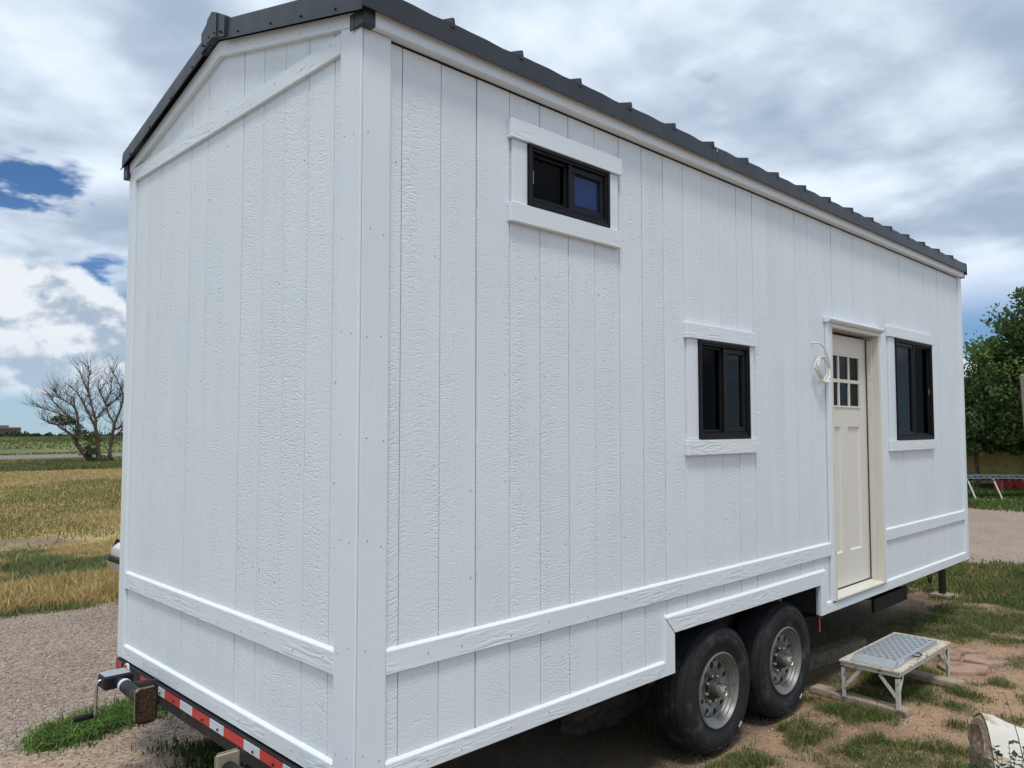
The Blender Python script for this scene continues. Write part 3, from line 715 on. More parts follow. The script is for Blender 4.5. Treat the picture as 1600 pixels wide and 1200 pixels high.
MB().box(L + 1.3, L + 1.5, RID - .05, RID + .05, .50, .60).build('coupler', 'black_steel', house, bevel=.006)
bumper = MB().box(-.012, .05, .02, W - .02, .482, .594).build('bumper', 'black_steel', house, bevel=.004)
y, k = W - .43, 0
while y > .06:
    ln_ = .150 if k % 2 else .20
    t = MB().box(-.0155, -.0123, max(y - ln_, .05), y, .540, .583).build('reflective_strip', 'white_tape' if k % 2 else 'red_tape', bumper); tag(t, 'white reflective strip' if k % 2 else 'red reflective strip')
    if k % 3: MB().lathe([(0, -.007), (.005, -.006), (.0065, -.001)], (-.0156, y - ln_*.6, .555), 'x', 8).build('rivet', 'black_steel', bumper)
    y -= ln_ + .001; k += 1
MB().box(-.016, -.0123, W - .13, W - .04, .515, .590).build('marker_lamp', 'red_lens', house, bevel=.003)
MB().lathe([(0, -.014), (.034, -.012), (.038, -.003), (.038, .004)], (-.012, W - .21, .556), 'x', 20).build('tail_lamp', 'red_lens', house)
MB().lathe([(.039, -.006), (.045, -.004), (.046, .004), (.039, .004)], (-.012, W - .21, .556), 'x', 20).build('lamp_ring', 'white_tape', house)
def jack(x, yh, yf, z, foot_mat):
    s = 1 if yf > yh else -1; L_ = abs(yf - yh)
    j = MB().tube([(x, yh, z), (x, yh + s*L_*.30, z - .001)], .027, 14).tube([(x, yh + s*L_*.30, z - .001), (x, yf, z - .012)], .033, 16).build('stabiliser_jack', 'black_steel', house)
    MB().box(x - .075, x + .075, yh - .055, yh + .055, z - .036, z + .036).build('gear_head', 'black_steel', j, bevel=.008)
    MB().box(x - .070, x + .060, yh - .05, yh + .05, z + .0365, z + .040).build('head_plate', 'alu', j, bevel=.001)
    MB().tube([(x, yh + s*L_*.30, z), (x, yh + s*L_*.36, z - .001)], .0345, 16).build('label_band', 'white_tape', j)
    MB().tube([(x, yh + s*.2, z), (-.0, yh + s*.2, z - .012)], .030, 12).build('swivel', 'black_steel', j)
    MB().box(-.022, -.011, yh + s*.2 - .06, yh + s*.2 + .06, .487, .592).build('mount_plate', 'black_steel', j, bevel=.003)
    fp = MB().box(x - .052, x + .052, yf - .012, yf + .012, z - .108, z + .060).mesh('foot', .010, 3)
    fp.materials.append(M[foot_mat]); link('foot_plate', fp, j)
    return j
jk = jack(-.145, 2.10, 1.665, .590, 'galv')
bm_ = MB().box(-.198, -.094, 1.628, 1.652, .480, .648).mesh('mud', .012, 3)
bm2 = bmesh.new(); bm2.from_mesh(bm_); bmesh.ops.subdivide_edges(bm2, edges=bm2.edges[:], cuts=4, use_grid_fill=True)
for v in bm2.verts: v.co += Vector((random.uniform(-1, 1), random.uniform(-1, .6), random.uniform(-1, 1)))*.004
bm2.to_mesh(bm_); bm2.free(); bm_.materials.append(M['mud']); tag(link('mud_cake', bm_, jk), 'dark mud caked on the foot plate')
crank = MB().tube([(-.205, 2.10, .600), (-.228, 2.10, .600), (-.238, 2.10, .590), (-.240, 2.10, .570), (-.243, 2.10, .440), (-.247, 2.10, .428), (-.258, 2.10, .424)], .0075, 10).build('crank', 'chrome', jk, smooth=True)
MB().lathe([(0, 0), (.013, .0), (.0155, -.008), (.0165, -.05), (.0165, -.082), (.013, -.094), (0, -.096)], (-.254, 2.10, .424), 'x', 14).build('grip', 'black_vinyl', jk, smooth=True)
jack(-.19, .15, .63, .585, 'galv')
jr = MB().tube([(8.30, .535, .045), (8.30, .535, .75)], .038, 14).build('front_jack', 'black_steel', house)
MB().box(8.20, 8.40, .43, .64, .012, .045).build('foot_plate', 'plank', jr, bevel=.004)
MB().bar((L, .60, .53), (8.3, .56, .53), .07, .1).build('jack_arm', 'black_steel', house)
MB().box(5.43, 6.22, .200, .228, .345, .468).build('skid_plate', 'black_steel', house, bevel=.004)
MB().box(5.50, 6.15, .229, .60, .440, .468).build('skid_shelf', 'black_steel', house)
pts = [(7.15 + .05*math.cos(t), .30, .475 - .12*abs(math.sin(t))) for t in np.linspace(0, math.pi, 12)]
MB().tube(pts, .009, 8).build('safety_chain', 'black_steel', house)
MB().box(4.000, 4.018, .045, .055, .47, .60).build('reflector', 'red_lens', house)
# wheel well
mb = MB().box(2.06, 3.98, .33, .345, .48, .86).box(2.06, 3.98, .042, .33, .845, .86).box(2.045, 2.06, .042, .345, .60, .86).box(3.98, 3.995, .042, .345, .60, .86)
mb.build('wheel_well', 'under', house)
def wheel(cx, cy, cz, flip, mark):
    s = -1 if flip else 1                      # +1: outer face towards -Y
    e = MB()
    R_, w = .386, .235
    P = [(.205, .035), (.214, .020), (.235, .012), (.262, .010), (.266, .006), (.30, .001), (.325, .000), (.330, .003), (.334, .0), (.352, .004), (.365, .014), (.374, .026), (.3795, .034), (.381, .036)]
    tr = []
    for a, b in ((.036, .070), (.079, .112), (.121, .155 - .041 + .0), (.123, .155), (.164, .199)):
        pass
    tread = [(.381, .036), (.384, .068), (.374, .070), (.374, .077), (.385, .079), (.386, .112), (.375, .114), (.375, .121), (.386, .123), (.385, .156), (.374, .158), (.374, .165), (.384, .167), (.381, .199)]
    prof = P + tread[1:] + [(r, w - o) for r, o in P[::-1][1:]]
    e.lathe([(r, s*o) for r, o in prof], (cx, cy, cz), 'y', 72)
    # flatten a little where it stands
    e.v = [(x, y, max(z, .004)) for x, y, z in e.v]
    t = e.build('tyre', 'rubber', None, smooth=False)
    me = t.data; me.polygons.foreach_set('use_smooth', [True]*len(me.polygons)); me.set_sharp_from_angle(angle=R(42))
    root = t; root.name = 'wheel'; root.parent = house; root.location = -Vector(house.location)
    if not flip:
        # rib notches round the shoulder
        mb = MB()
        for k in range(150):
            w_ = 2*math.pi*k/150; c_, s_ = math.cos(w_), math.sin(w_)
            for rr0, rr1, yy in ((.364, .377, .0155),):
                a = Vector((cx + rr0*c_, cy + .010, cz + rr0*s_)); b = Vector((cx + rr1*c_, cy + .0262, cz + rr1*s_))
                if min(a.z, b.z) > .008: mb.bar(a, b, .0035, .003)
        tag(mb.build('tread_notch', 'gap', root), kind='stuff')
        for aa in mark:
            c_, s_ = math.cos(aa), math.sin(aa)
            MB().bar((cx + .334*c_ - .02*s_, cy - .0003, cz + .334*s_ + .02*c_), (cx + .334*c_ + .02*s_, cy - .0003, cz + .334*s_ - .02*c_), .003, .012).build('paint_mark', 'rubber_mud', root)
    rim = MB().lathe([(r, s*o) for r, o in [(.222, .022), (.224, .008), (.217, .005), (.211, .014), (.206, .026), (.198, .030), (.192, .044), (.184, .047), (.180, .060), (.170, .066)]], (cx, cy, cz), 'y', 56)
    rim.lathe([(r, s*o) for r, o in [(.210, .036), (.205, .2)]], (cx, cy, cz), 'y', 32)
    # disc with ten oval hand holes
    nh = 10; r0, r1 = .096, .170; ns = 20
    for k in range(nh):
        t0 = 2*math.pi*k/nh + .1; dt = 2*math.pi/nh; ring, hole_ = [], []
        for i in range(ns):
            w_ = 2*math.pi*i/ns; cu, cv = math.cos(w_), math.sin(w_); q_ = max(abs(cu), abs(cv)); u_, v_ = cu/q_, cv/q_
            th, rr = t0 + dt*(u_*.5 + .5), r0 + (r1 - r0)*(v_*.5 + .5); dep = .066 - .014*math.sin(math.pi*(v_*.5 + .5))
            ring.append((cx + rr*math.cos(th), cy + s*dep, cz + rr*math.sin(th)))
            th, rr = t0 + dt*(cu*.22 + .5), r0 + (r1 - r0)*(cv*.30 + .60)
            hole_.append((cx + rr*math.cos(th), cy + s*.054, cz + rr*math.sin(th)))
        back = [(p[0], p[1] + s*.012, p[2]) for p in hole_]
        rim.add(ring + hole_ + back, [(i, (i + 1) % ns, ns + (i + 1) % ns, ns + i) for i in range(ns)] + [(ns + i, ns + (i + 1) % ns, 2*ns + (i + 1) % ns, 2*ns + i) for i in range(ns)])
    rim.lathe([(r, s*o) for r, o in [(.096, .066), (.088, .070), (.060, .070)]], (cx, cy, cz), 'y', 40)
    ro = rim.build('rim', 'rim', root, smooth=True)
    MB().lathe([(r, s*o) for r, o in [(.175, .150), (.172, .115), (.02, .110)]], (cx, cy, cz), 'y', 32).build('brake_drum', 'gap', root)
    MB().lathe([(r, s*o) for r, o in [(.062, .070), (.062, .052), (.056, .046), (.052, .024), (.046, .016), (.0, .016)]], (cx, cy, cz), 'y', 28).build('hub', 'hub', root, smooth=False)
    MB().lathe([(r, s*o) for r, o in [(.034, .0165), (.034, .002), (.036, .0), (.036, -.010), (.033, -.024), (.026, -.028), (.024, -.023), (.014, -.023), (.012, -.026), (0, -.026)]], (cx, cy, cz), 'y', 24).build('hub_cap', 'cap', root)
    for k in range(8):
        w_ = 2*math.pi*k/8 + .2; MB().lathe([(.011, s*.068), (.011, s*.046), (.007, s*.042), (0, s*.042)], (cx + .078*math.cos(w_), cy, cz + .078*math.sin(w_)), 'y', 6).build('lug_nut', 'cap', root)
    return root
WX = (2.615, 3.470)
wheel(WX[0], .030, .378, False, (-.86,)); wheel(WX[1], .030, .378, False, (-.98,))
wheel(WX[0], W - .03, .378, True, ()); wheel(WX[1], W - .03, .378, True, ())
for x in WX: MB().tube([(x, .27, .378), (x, W - .27, .378)], .038, 12).build('axle', 'black_steel', house)
mb = MB()
for x in WX: mb.bar((x - .33, .30, .50), (x, .30, .42), .06, .02).bar((x, .30, .42), (x + .33, .30, .50), .06, .02)
mb.build('leaf_spring', 'black_steel', house)
#@@OBJECTS
# ------------------------------------------------------------------ things around the door
def coil():
    mb = MB(); P = []
    a = Vector((3.905, .02, 2.575)); P = [a, Vector((3.93, -.025, 2.572)), Vector((4.00, -.035, 2.54)), Vector((4.07, -.03, 2.47)), Vector((4.105, -.03, 2.40))]
    for t in np.linspace(0, 4*math.pi, 44):
        k = t/(4*math.pi); x = 3.985 + (.118 - .022*k)*math.cos(t) ; z = 2.385 + (.095 - .01*k)*math.sin(-t)
        if math.sin(-t) < 0: x = 3.995 + (x - 3.985)*(1 - .55*abs(math.sin(t)))
        P.append(Vector((x + random.uniform(-.006, .006), -.028 - .010*math.sin(t*1.5), z)))
    P += [Vector((4.06, -.045, 2.33)), Vector((4.00, -.03, 2.292)), Vector((3.96, -.035, 2.285))]
    # smooth the path
    Q = []
    for i in range(len(P) - 1):
        p0, p1, p2, p3 = P[max(i - 1, 0)], P[i], P[i + 1], P[min(i + 2, len(P) - 1)]
        for u in (0, .5): Q.append(.5*((2*p1) + (p2 - p0)*u + (2*p0 - 5*p1 + 4*p2 - p3)*u*u + (3*p1 - p0 - 3*p2 + p3)*u**3))
    Q.append(P[-1])
    e = thing('cable_coil', (3.99, -.03, 2.29), 'coil of white cable hanging on the wall left of the cream door', 'cable')
    MB().tube(Q, .0062, 8).build('cable', 'cable', e, smooth=True)
    MB().tube([(3.965, -.05, 2.300), (3.995, -.012, 2.292), (4.025, -.05, 2.288), (4.06, -.03, 2.318)], .011, 8).build('tie', 'cable', e, smooth=True)
coil()
# planks the step stands on
def plank(name, poly, z0, z1, mat, label, cat, group=None):
    o = MB().prism(poly, 'z', z0, z1).build(name, mat, None, bevel=.006, seg=2); return tag(o, label, cat, group)
def quad(ax, ay, bx, by, w):
    d = Vector((bx - ax, by - ay)).normalized(); n = Vector((-d.y, d.x))*w/2
    return [(ax + n.x, ay + n.y), (bx + n.x, by + n.y), (bx - n.x, by - n.y), (ax - n.x, ay - n.y)][::-1]
plank('plank', quad(4.14, .16, 4.08, -.53, .13), -.004, .038, 'plank', 'grey plank under the step legs nearest the wheels', 'plank')
plank('plank', quad(5.02, .12, 4.99, -.60, .14), -.004, .038, 'plank', 'grey plank under the step legs farthest from the wheels', 'plank')
plank('timber_block', quad(4.10, .50, 5.44, .33, .115), -.004, .115, 'old_wood', 'thick weathered timber lying under the trailer behind the wheel', 'timber')
# step table: angle-iron frame, weathered board top
tx0, tx1, ty0, ty1 = 4.03, 5.085, -.492, -.088
st = thing('step_table', ((tx0 + tx1)/2, (ty0 + ty1)/2, .038), 'low white chipped metal step table with board top below the door', 'step')
top = MB().box(tx0 - .008, tx1 + .008, ty0 - .008, ty1 + .008, .284, .300)
me = top.mesh('top', .004, 2); me.materials.append(M['step_top']); link('top_board', me, st)
def angle(p, q, a, b, t=.004, w=.024):
    """angle iron from p to q with flanges along a and b"""
    p, q, a, b = Vector(p), Vector(q), Vector(a), Vector(b); mb = MB()
    poly = [Vector((0, 0)), Vector((w, 0)), Vector((w, t)), Vector((t, t)), Vector((t, w)), Vector((0, w))]
    vs = [p + a*v.x + b*v.y for v in poly] + [q + a*v.x + b*v.y for v in poly]; n = 6
    mb.add(vs, [tuple(range(n)), tuple(range(2*n - 1, n - 1, -1))] + [(i, (i + 1) % n, (i + 1) % n + n, i + n) for i in range(n)]); return mb
Xp, Yp, Zp = Vector((1, 0, 0)), Vector((0, 1, 0)), Vector((0, 0, 1))
for yy, s in ((ty0, 1), (ty1, -1)): angle((tx0, yy, .2835), (tx1, yy, .2835), Yp*s, -Zp).build('frame_rail', 'step_paint', st)
for xx, s in ((tx0 + .0005, 1), (tx1 - .0005, -1)): angle((xx, ty0 + .005, .2830), (xx, ty1 - .005, .2830), Xp*s, -Zp).build('frame_rail', 'step_paint', st)
for xx, sx in ((tx0, 1), (tx1, -1)):
    for yy, sy in ((ty0, 1), (ty1, -1)):
        angle((xx + sx*.0045, yy + sy*.0045, .246), (xx + sx*.012 - sx*.02*(1 if sx < 0 else 0), yy + sy*.006, .038), Xp*sx, Yp*sy, .004, .026).build('leg', 'step_paint', st)
        MB().bar((xx + sx*.012, yy + sy*.02, .11), (xx + sx*.012, yy + sy*.135, .250), .005, .024).build('brace', 'step_paint', st)
        MB().bar((xx + sx*.02, yy + sy*.012, .13), (xx + sx*.105, yy + sy*.012, .250), .005, .020).build('brace', 'step_paint', st)
# perforated aluminium ramp lying on the step
rx0, rx1, ry0, ry1, rz = 4.045, 4.925, -.452, -.150, .334
ramp = thing('perforated_ramp', ((rx0 + rx1)/2, (ry0 + ry1)/2, .300), 'perforated aluminium ramp section lying on the white step table', 'ramp')
mb = MB(); nx, ny, n = 17, 10, 12; mx0, mx1, my0, my1 = rx0 + .10, rx1 - .03, ry0 + .022, ry1 - .022
cw, ch = (mx1 - mx0)/nx, (my1 - my0)/ny
for i in range(nx):
    for j in range(ny):
        cx_, cy_ = mx0 + cw*(i + .5), my0 + ch*(j + .5); ring, hol, dn = [], [], []
        for k in range(n):
            w_ = 2*math.pi*k/n + math.pi/4; cu, cv = math.cos(w_), math.sin(w_); q_ = max(abs(cu), abs(cv))
            ring.append((cx_ + cu/q_*cw/2, cy_ + cv/q_*ch/2, rz)); hol.append((cx_ + cu*.0205, cy_ + cv*.0115, rz + .003)); dn.append((cx_ + cu*.0205, cy_ + cv*.0115, rz - .006))
        if (i + j) % 2 == 0: mb.add(ring + hol + dn, [(k, (k + 1) % n, n + (k + 1) % n, n + k) for k in range(n)] + [(n + k, n + (k + 1) % n, 2*n + (k + 1) % n, 2*n + k) for k in range(n)])
        else: mb.add([(cx_ - cw/2, cy_ - ch/2, rz), (cx_ + cw/2, cy_ - ch/2, rz), (cx_ + cw/2, cy_ + ch/2, rz), (cx_ - cw/2, cy_ + ch/2, rz)], [(0, 1, 2, 3)])
def q4(a, b, c, d): mb.add([a, b, c, d], [(0, 1, 2, 3)])
q4((rx0, ry0, .303), (mx0, ry0 + .01, rz), (mx0, ry1 - .01, rz), (rx0, ry1, .303))                       # sloping lip
q4((mx1, my0, rz), (rx1, ry0, rz), (rx1, ry1, rz), (mx1, my1, rz)); q4((mx0, ry0 + .0, rz), (rx1, ry0, rz), (mx1, my0, rz), (mx0, my0, rz)); q4((mx0, my1, rz), (mx1, my1, rz), (rx1, ry1, rz), (mx0, ry1, rz))
mb.build('deck', 'alu', ramp)
for yy in (ry0, ry1 - .004): MB().prism([(rx0 + .004, .3005), (rx1, .3005), (rx1, rz - .0005), (mx0 + .002, rz - .0005)], 'y', yy, yy + .004).build('side_rail', 'alu', ramp)
MB().box(rx1 - .004, rx1, ry0 + .0045, ry1 - .0045, .3005, rz - .0005).build('end_rail', 'alu', ramp)
MB().tube([(4.40, ry0 - .001, .325), (4.40, ry0 - .028, .322), (4.41, ry0 - .036, .321), (4.49, ry0 - .036, .321), (4.50, ry0 - .028, .322), (4.50, ry0 - .001, .325)], .0045, 8).build('handle', 'black_steel', ramp, smooth=True)
for x in (4.13, 4.19): MB().box(x, x + .045, ry0 - .0012, ry0 - .0002, .311, .334).build('sticker', 'white_tape', ramp)
# flagstones
stones = [([(5.28, -.43), (5.45, -.64), (5.70, -.60), (5.60, -.30), (5.44, -.28)], 'large red flagstone nearest the step table'),
          ([(5.74, -.40), (5.72, -.60), (5.93, -.70), (6.05, -.52), (5.92, -.36)], 'red flagstone at the right end of the path'),
          ([(5.62, -.27), (5.72, -.37), (5.92, -.33), (6.10, -.44), (6.16, -.26), (5.80, -.18)], 'red flagstone farthest from the camera beside the lawn')]
for poly, lab in stones:
    me = MB().prism(poly, 'z', -.02, .016).mesh('flagstone', .006, 2); me.materials.append(M['flag']); tag(link('flagstone', me), lab, 'flagstone', 'red flagstones by the step')
# broken log in the dark under the trailer
def lump(name, mat, c, ax, rad, label, cat, seed, ln=.7, nr=22, nl=16, rough=.35, parent=None):
    rnd = np.random.default_rng(seed); mb = MB(); vs, fs = [], []; ax = Vector(ax).normalized(); u = ax.cross(Vector((0, 0, 1))).normalized(); v = u.cross(ax)
    for i in range(nl + 1):
        t = i/nl; e = 1. if 0 < i < nl else .55
        for k in range(nr):
            w_ = 2*math.pi*k/nr; rr = rad*e*(1 + rough*(fbm(np.array([w_*1.3 + seed]), np.array([t*6.]), 1., 3)[0] - .5)*2 + .06*rnd.standard_normal())
            vs.append(Vector(c) + ax*(t - .5)*ln*(1 + .05*rnd.standard_normal()*(i in (0, nl))) + u*math.cos(w_)*rr + v*math.sin(w_)*rr*.75)
    for i in range(nl):
        for k in range(nr): fs.append((i*nr + k, i*nr + (k + 1) % nr, (i + 1)*nr + (k + 1) % nr, (i + 1)*nr + k))
    fs += [tuple(range(nr)), tuple(range(nl*nr, nl*nr + nr))]
    o = mb.add(vs, fs).build(name, mat, parent); return tag(o, label, cat)
lump('log', 'log', (2.46, .82, .09), (.60, -.42, .40), .095, 'broken dark log lying in the shade under the trailer', 'log', 5, .58, rough=.9)
lump('log', 'log', (2.62, 1.02, .07), (.5, .9, .05), .075, 'thinner dark log behind the broken one under the trailer', 'log', 11, .7)

# ------------------------------------------------------------------ whitewashed stump and weeds in the near right corner
def pt_px(px, py, D): return CAM + (fw + rt*((px - 800)/1227.2) - up*((py - 600)/1227.2))*D
def stump():
    e = thing('stump', (3.05, -1.34, 0), 'whitewashed log butt with crumbling brown end in the near corner', 'stump')
    ax = Vector((.50, -.87, 0)).normalized(); sd = Vector((ax.y, -ax.x, 0)); vs, fs = [], []; nr, nl = 30, 12
    prof = [.225, .222, .200, .178, .166, .164, .170, .182, .19, .19, .185, .18, .17]
    c0 = pt_px(1536, 1194, 4.05)
    for i in range(nl + 1):
        p = c0 + ax*(i*.055)
        for k in range(nr):
            w_ = 2*math.pi*k/nr; r = prof[i]*(1 + .14*(fbm(np.array([math.cos(w_)*1.6 + 5]), np.array([math.sin(w_)*1.6 + i*.2]), 1., 2)[0] - .5)*2)
            vs.append(p + sd*math.cos(w_)*r*.92 + Vector((0, 0, 1))*math.sin(w_)*r*1.12)
    for i in range(nl):
        for k in range(nr): fs.append((i*nr + k, i*nr + (k + 1) % nr, (i + 1)*nr + (k + 1) % nr, (i + 1)*nr + k))
    fs.append(tuple(range(nl*nr, nl*nr + nr)))
    MB().add(vs, fs).build('bark_skin', 'stump_white', e, smooth=True)
    # ragged core, domed out of the open end
    vs, fs = [], []; rings = [1.0, .93, .80, .62, .42, .2]
    for j, q_ in enumerate(rings):
        for k in range(nr):
            w_ = 2*math.pi*k/nr; r = prof[0]*(.97*q_)*(1 + .14*(fbm(np.array([math.cos(w_)*1.6 + 5]), np.array([math.sin(w_)*1.6]), 1., 2)[0] - .5)*2); dep = [.012, -.012, -.024, -.016, -.03, -.022][j] + random.uniform(-.016, .012)
            vs.append(c0 + ax*dep + sd*math.cos(w_)*r*.92 + Vector((0, 0, 1))*math.sin(w_)*r*1.12)
    for i in range(len(rings) - 1):
        for k in range(nr): fs.append((i*nr + k, i*nr + (k + 1) % nr, (i + 1)*nr + (k + 1) % nr, (i + 1)*nr + k))
    fs.append(tuple(range((len(rings) - 1)*nr, len(rings)*nr)))
    MB().add(vs, fs).build('core', 'stump_core', e)
stump()
def leafy(name, base, label, cat, stems, seed, leaf=.045, cols=((.05, .10, .035), (.08, .14, .05))):
    rnd = random.Random(seed); e = thing(name, base, label, cat); B = Vector(base)
    V, F, C_ = [], [], []; mbs = MB()
    for (top, bend, nleaf, r) in stems:
        p0, p2 = B + Vector((rnd.uniform(-.04, .04), rnd.uniform(-.04, .04), -.01)), Vector(top); p1 = (p0 + p2)/2 + Vector(bend)
        pts = [p0*(1 - t)**2 + p1*2*t*(1 - t) + p2*t*t for t in [i/7 for i in range(8)]]
        mbs.tube(pts, [r*(1 - .7*i/7) for i in range(8)], 5)
        for k in range(nleaf):
            t = .35 + .65*(k + .5)/nleaf; i = min(int(t*7), 6); p = pts[i].lerp(pts[i + 1], t*7 - i)
            d = Vector((rnd.uniform(-1, 1), rnd.uniform(-1, 1), rnd.uniform(-.1, .7))).normalized(); s = leaf*rnd.uniform(.6, 1.25)
            n_ = d.cross(Vector((rnd.uniform(-.4, .4), rnd.uniform(-.4, .4), 1))).normalized(); upv = n_.cross(d)
            o = len(V); V.extend([p, p + d*s*.45 + n_*s*.34 - upv*s*.05, p + d*s - upv*s*.12, p + d*s*.45 - n_*s*.34 - upv*s*.05]); F.extend([(o, o + 1, o + 2), (o, o + 2, o + 3)])
            cc = [rnd.uniform(a, b) for a, b in zip(*cols)]; C_.extend([cc]*4)
    mbs.build('stem', M['leaf_stem'], e)
    me = array_mesh('leaves', np.array([tuple(v) for v in V]), np.array(F), 3, np.array(C_), 'leaf'); o = link('leaf', me, e); tag(o, kind='stuff')
    return e
M['leaf_stem'] = MAT('weed_stem', (.10, .12, .05), .7)
wb = pt_px(1570, 1290, 3.25); wb.z = 0.
rw = random.Random(5)
leafy('weed', tuple(wb), 'leafy green weed in front of the whitewashed stump', 'weed',
      [(tuple(pt_px(px, py, 3.25 + rw.uniform(-.15, .2))), (rw.uniform(-.04, .04), rw.uniform(-.04, .04), .08), 22, .0035) for px, py in ((1506, 1186), (1522, 1174), (1538, 1182), (1552, 1164), (1565, 1180), (1576, 1160), (1588, 1176), (1600, 1168), (1545, 1192), (1512, 1196), (1580, 1190), (1612, 1180))], 3, .036, ((.028, .06, .028), (.055, .10, .05)))
leafy('tall_weed', (2.42, -1.62, 0), 'tall thin weed stalk at the right edge of the picture', 'weed',
      [((2.35, -1.53, .80), (.03, -.03, .1), 5, .004), ((2.43, -1.66, .62), (.05, -.03, .05), 6, .003)], 9, .03, ((.09, .10, .05), (.14, .15, .08)))
# ------------------------------------------------------------------ bleached post at the right edge
pc, pb = pt_px(1602, 584, 10.), pt_px(1628, 912, 10.)          # leaning, foot outside the picture
po = MB().bar(pb, pc, .11, .10).mesh('post', .018, 3); po.materials.append(M['fence_post'])
tag(link('fence_post', po), 'bleached grey wooden post cut by the right edge of the picture', 'post')
#@@FAR
# ------------------------------------------------------------------ behind on the right: trees, yellow shed, bins, rack
def limb(mb, p, d, ln, r, depth, rnd, spread=.55, tips=None, curve=.12, n=5):
    pts, rs = [p], [r]; k = 4; rr = r
    for i in range(k):
        d = (d + Vector((rnd.uniform(-1, 1), rnd.uniform(-1, 1), rnd.uniform(-.6, 1)))*curve).normalized(); p = p + d*ln/k; rr = r*(1 - .42*(i + 1)/k); pts.append(p); rs.append(rr)
    mb.tube(pts, rs, max(3, n), False)
    if depth == 0:
        if tips is not None: tips.append(p)
        return
    for c in range(rnd.choice((2, 2, 3))):
        a = d.orthogonal().normalized(); a.rotate(Matrix.Rotation(rnd.uniform(0, 6.28), 3, d)); nd = (d + a*spread*rnd.uniform(.6, 1.4)).normalized()
        limb(mb, pts[-1 - (c == 2)], nd, ln*rnd.uniform(.6, .85), rr*rnd.uniform(.6, .85), depth - 1, rnd, spread, tips, curve, n - 1)
def leaves_mesh(centres, radii, per, size, c0, c1, seed, droop=.0):
    """small leaf quads in clumps; colours vary leaf by leaf"""
    g = np.random.default_rng(seed); N = len(centres); P = np.repeat(np.array(centres), per, 0); rad = np.repeat(np.array(radii), per)
    d = g.standard_normal((N*per, 3)); d /= np.linalg.norm(d, axis=1)[:, None]; P = P + d*(rad*g.random(N*per)**.45)[:, None]*np.array([1, 1, .8])
    P[:, 2] -= droop*g.random(N*per)
    a = g.standard_normal((N*per, 3)); a /= np.linalg.norm(a, axis=1)[:, None]; b = np.cross(a, g.standard_normal((N*per, 3))); b /= np.linalg.norm(b, axis=1)[:, None]
    s = (size*(.6 + .8*g.random(N*per)))[:, None]; a = a*s; b = b*s*.55
    V = np.stack([P - a, P - a*.1 + b, P + a, P - a*.1 - b], 1).reshape(-1, 3); M_ = len(P); i = np.arange(M_)*4
    F = np.stack([i, i + 1, i + 2, i + 3], 1)
    cl = np.repeat(g.random(N), per)[:, None]; t = np.clip(cl*.6 + g.random((M_, 1))*.5, 0, 1)
    C = np.array(c0)*(1 - t) + np.array(c1)*t
    return array_mesh('crown', V, F, 4, np.repeat(C, 4, 0), 'leaf')
def leaf_tree(base, hgt, trunk_h, crown, label, seed, nclump, per, size, c0, c1):
    rnd = random.Random(seed); e = thing('leafy_tree', base, label, 'tree', 'leafy trees behind the house'); B = Vector(base); mb = MB()
    mb.tube([B + Vector((0, 0, -.1)), B + Vector((.03, .02, trunk_h*.5)), B + Vector((0, .05, trunk_h))], [hgt*.013, hgt*.011, hgt*.010], 9)
    tips = []
    for k in range(6): limb(mb, B + Vector((0, .05, trunk_h)), Vector((math.cos(k*1.1), math.sin(k*1.1), rnd.uniform(.6, 1.3))).normalized(), hgt*.24, hgt*.011, 2, rnd, .6, tips)
    mb.build('trunk', 'bark', e)
    g = np.random.default_rng(seed); cen, rad = [], []
    while len(cen) < nclump:
        cx, cy, cz, rx, ry, rz_ = crown[g.integers(len(crown))]; d = g.standard_normal(3); d /= np.linalg.norm(d); q = g.random()**.40
        cen.append((B.x + cx + d[0]*rx*q, B.y + cy + d[1]*ry*q, cz + d[2]*rz_*q)); rad.append(g.uniform(.22, .55)*hgt/7)
    me = leaves_mesh(cen, rad, per, size, c0, c1, seed, .1); tag(link('crown', me, e), kind='stuff')
leaf_tree((26.0, 2.0, 0), 7.5, 1.9, [(0, 0, 4.25, 2.6, 2.6, 2.3), (-.3, 1.2, 3.6, 2.0, 1.7, 1.8), (.3, -1.0, 4.7, 2.0, 2.0, 2.0), (-.2, 1.9, 2.6, 1.5, 1.2, 1.1)], 'big dense green tree rising out of the right edge of the picture', 21, 520, 130, .066, (.040, .078, .024), (.145, .225, .068))
leaf_tree((25.6, 4.75, 0), 5.2, 1.15, [(0, 0, 2.5, 1.9, 1.9, 1.25), (.1, -.9, 2.3, 1.4, 1.3, 1.2), (-.1, 1.1, 2.5, 1.4, 1.4, 1.2), (0, .2, 1.9, 1.8, 1.6, .8)], 'lower green tree close to the right end of the house', 22, 420, 110, .060, (.040, .078, .024), (.14, .215, .068))
leaf_tree((31.5, 8.5, 0), 5.0, 1.4, [(0, 0, 2.9, 2.2, 2.0, 1.4)], 'dark green tree half hidden behind the far end of the house', 23, 200, 90, .075, (.022, .048, .014), (.07, .125, .036))
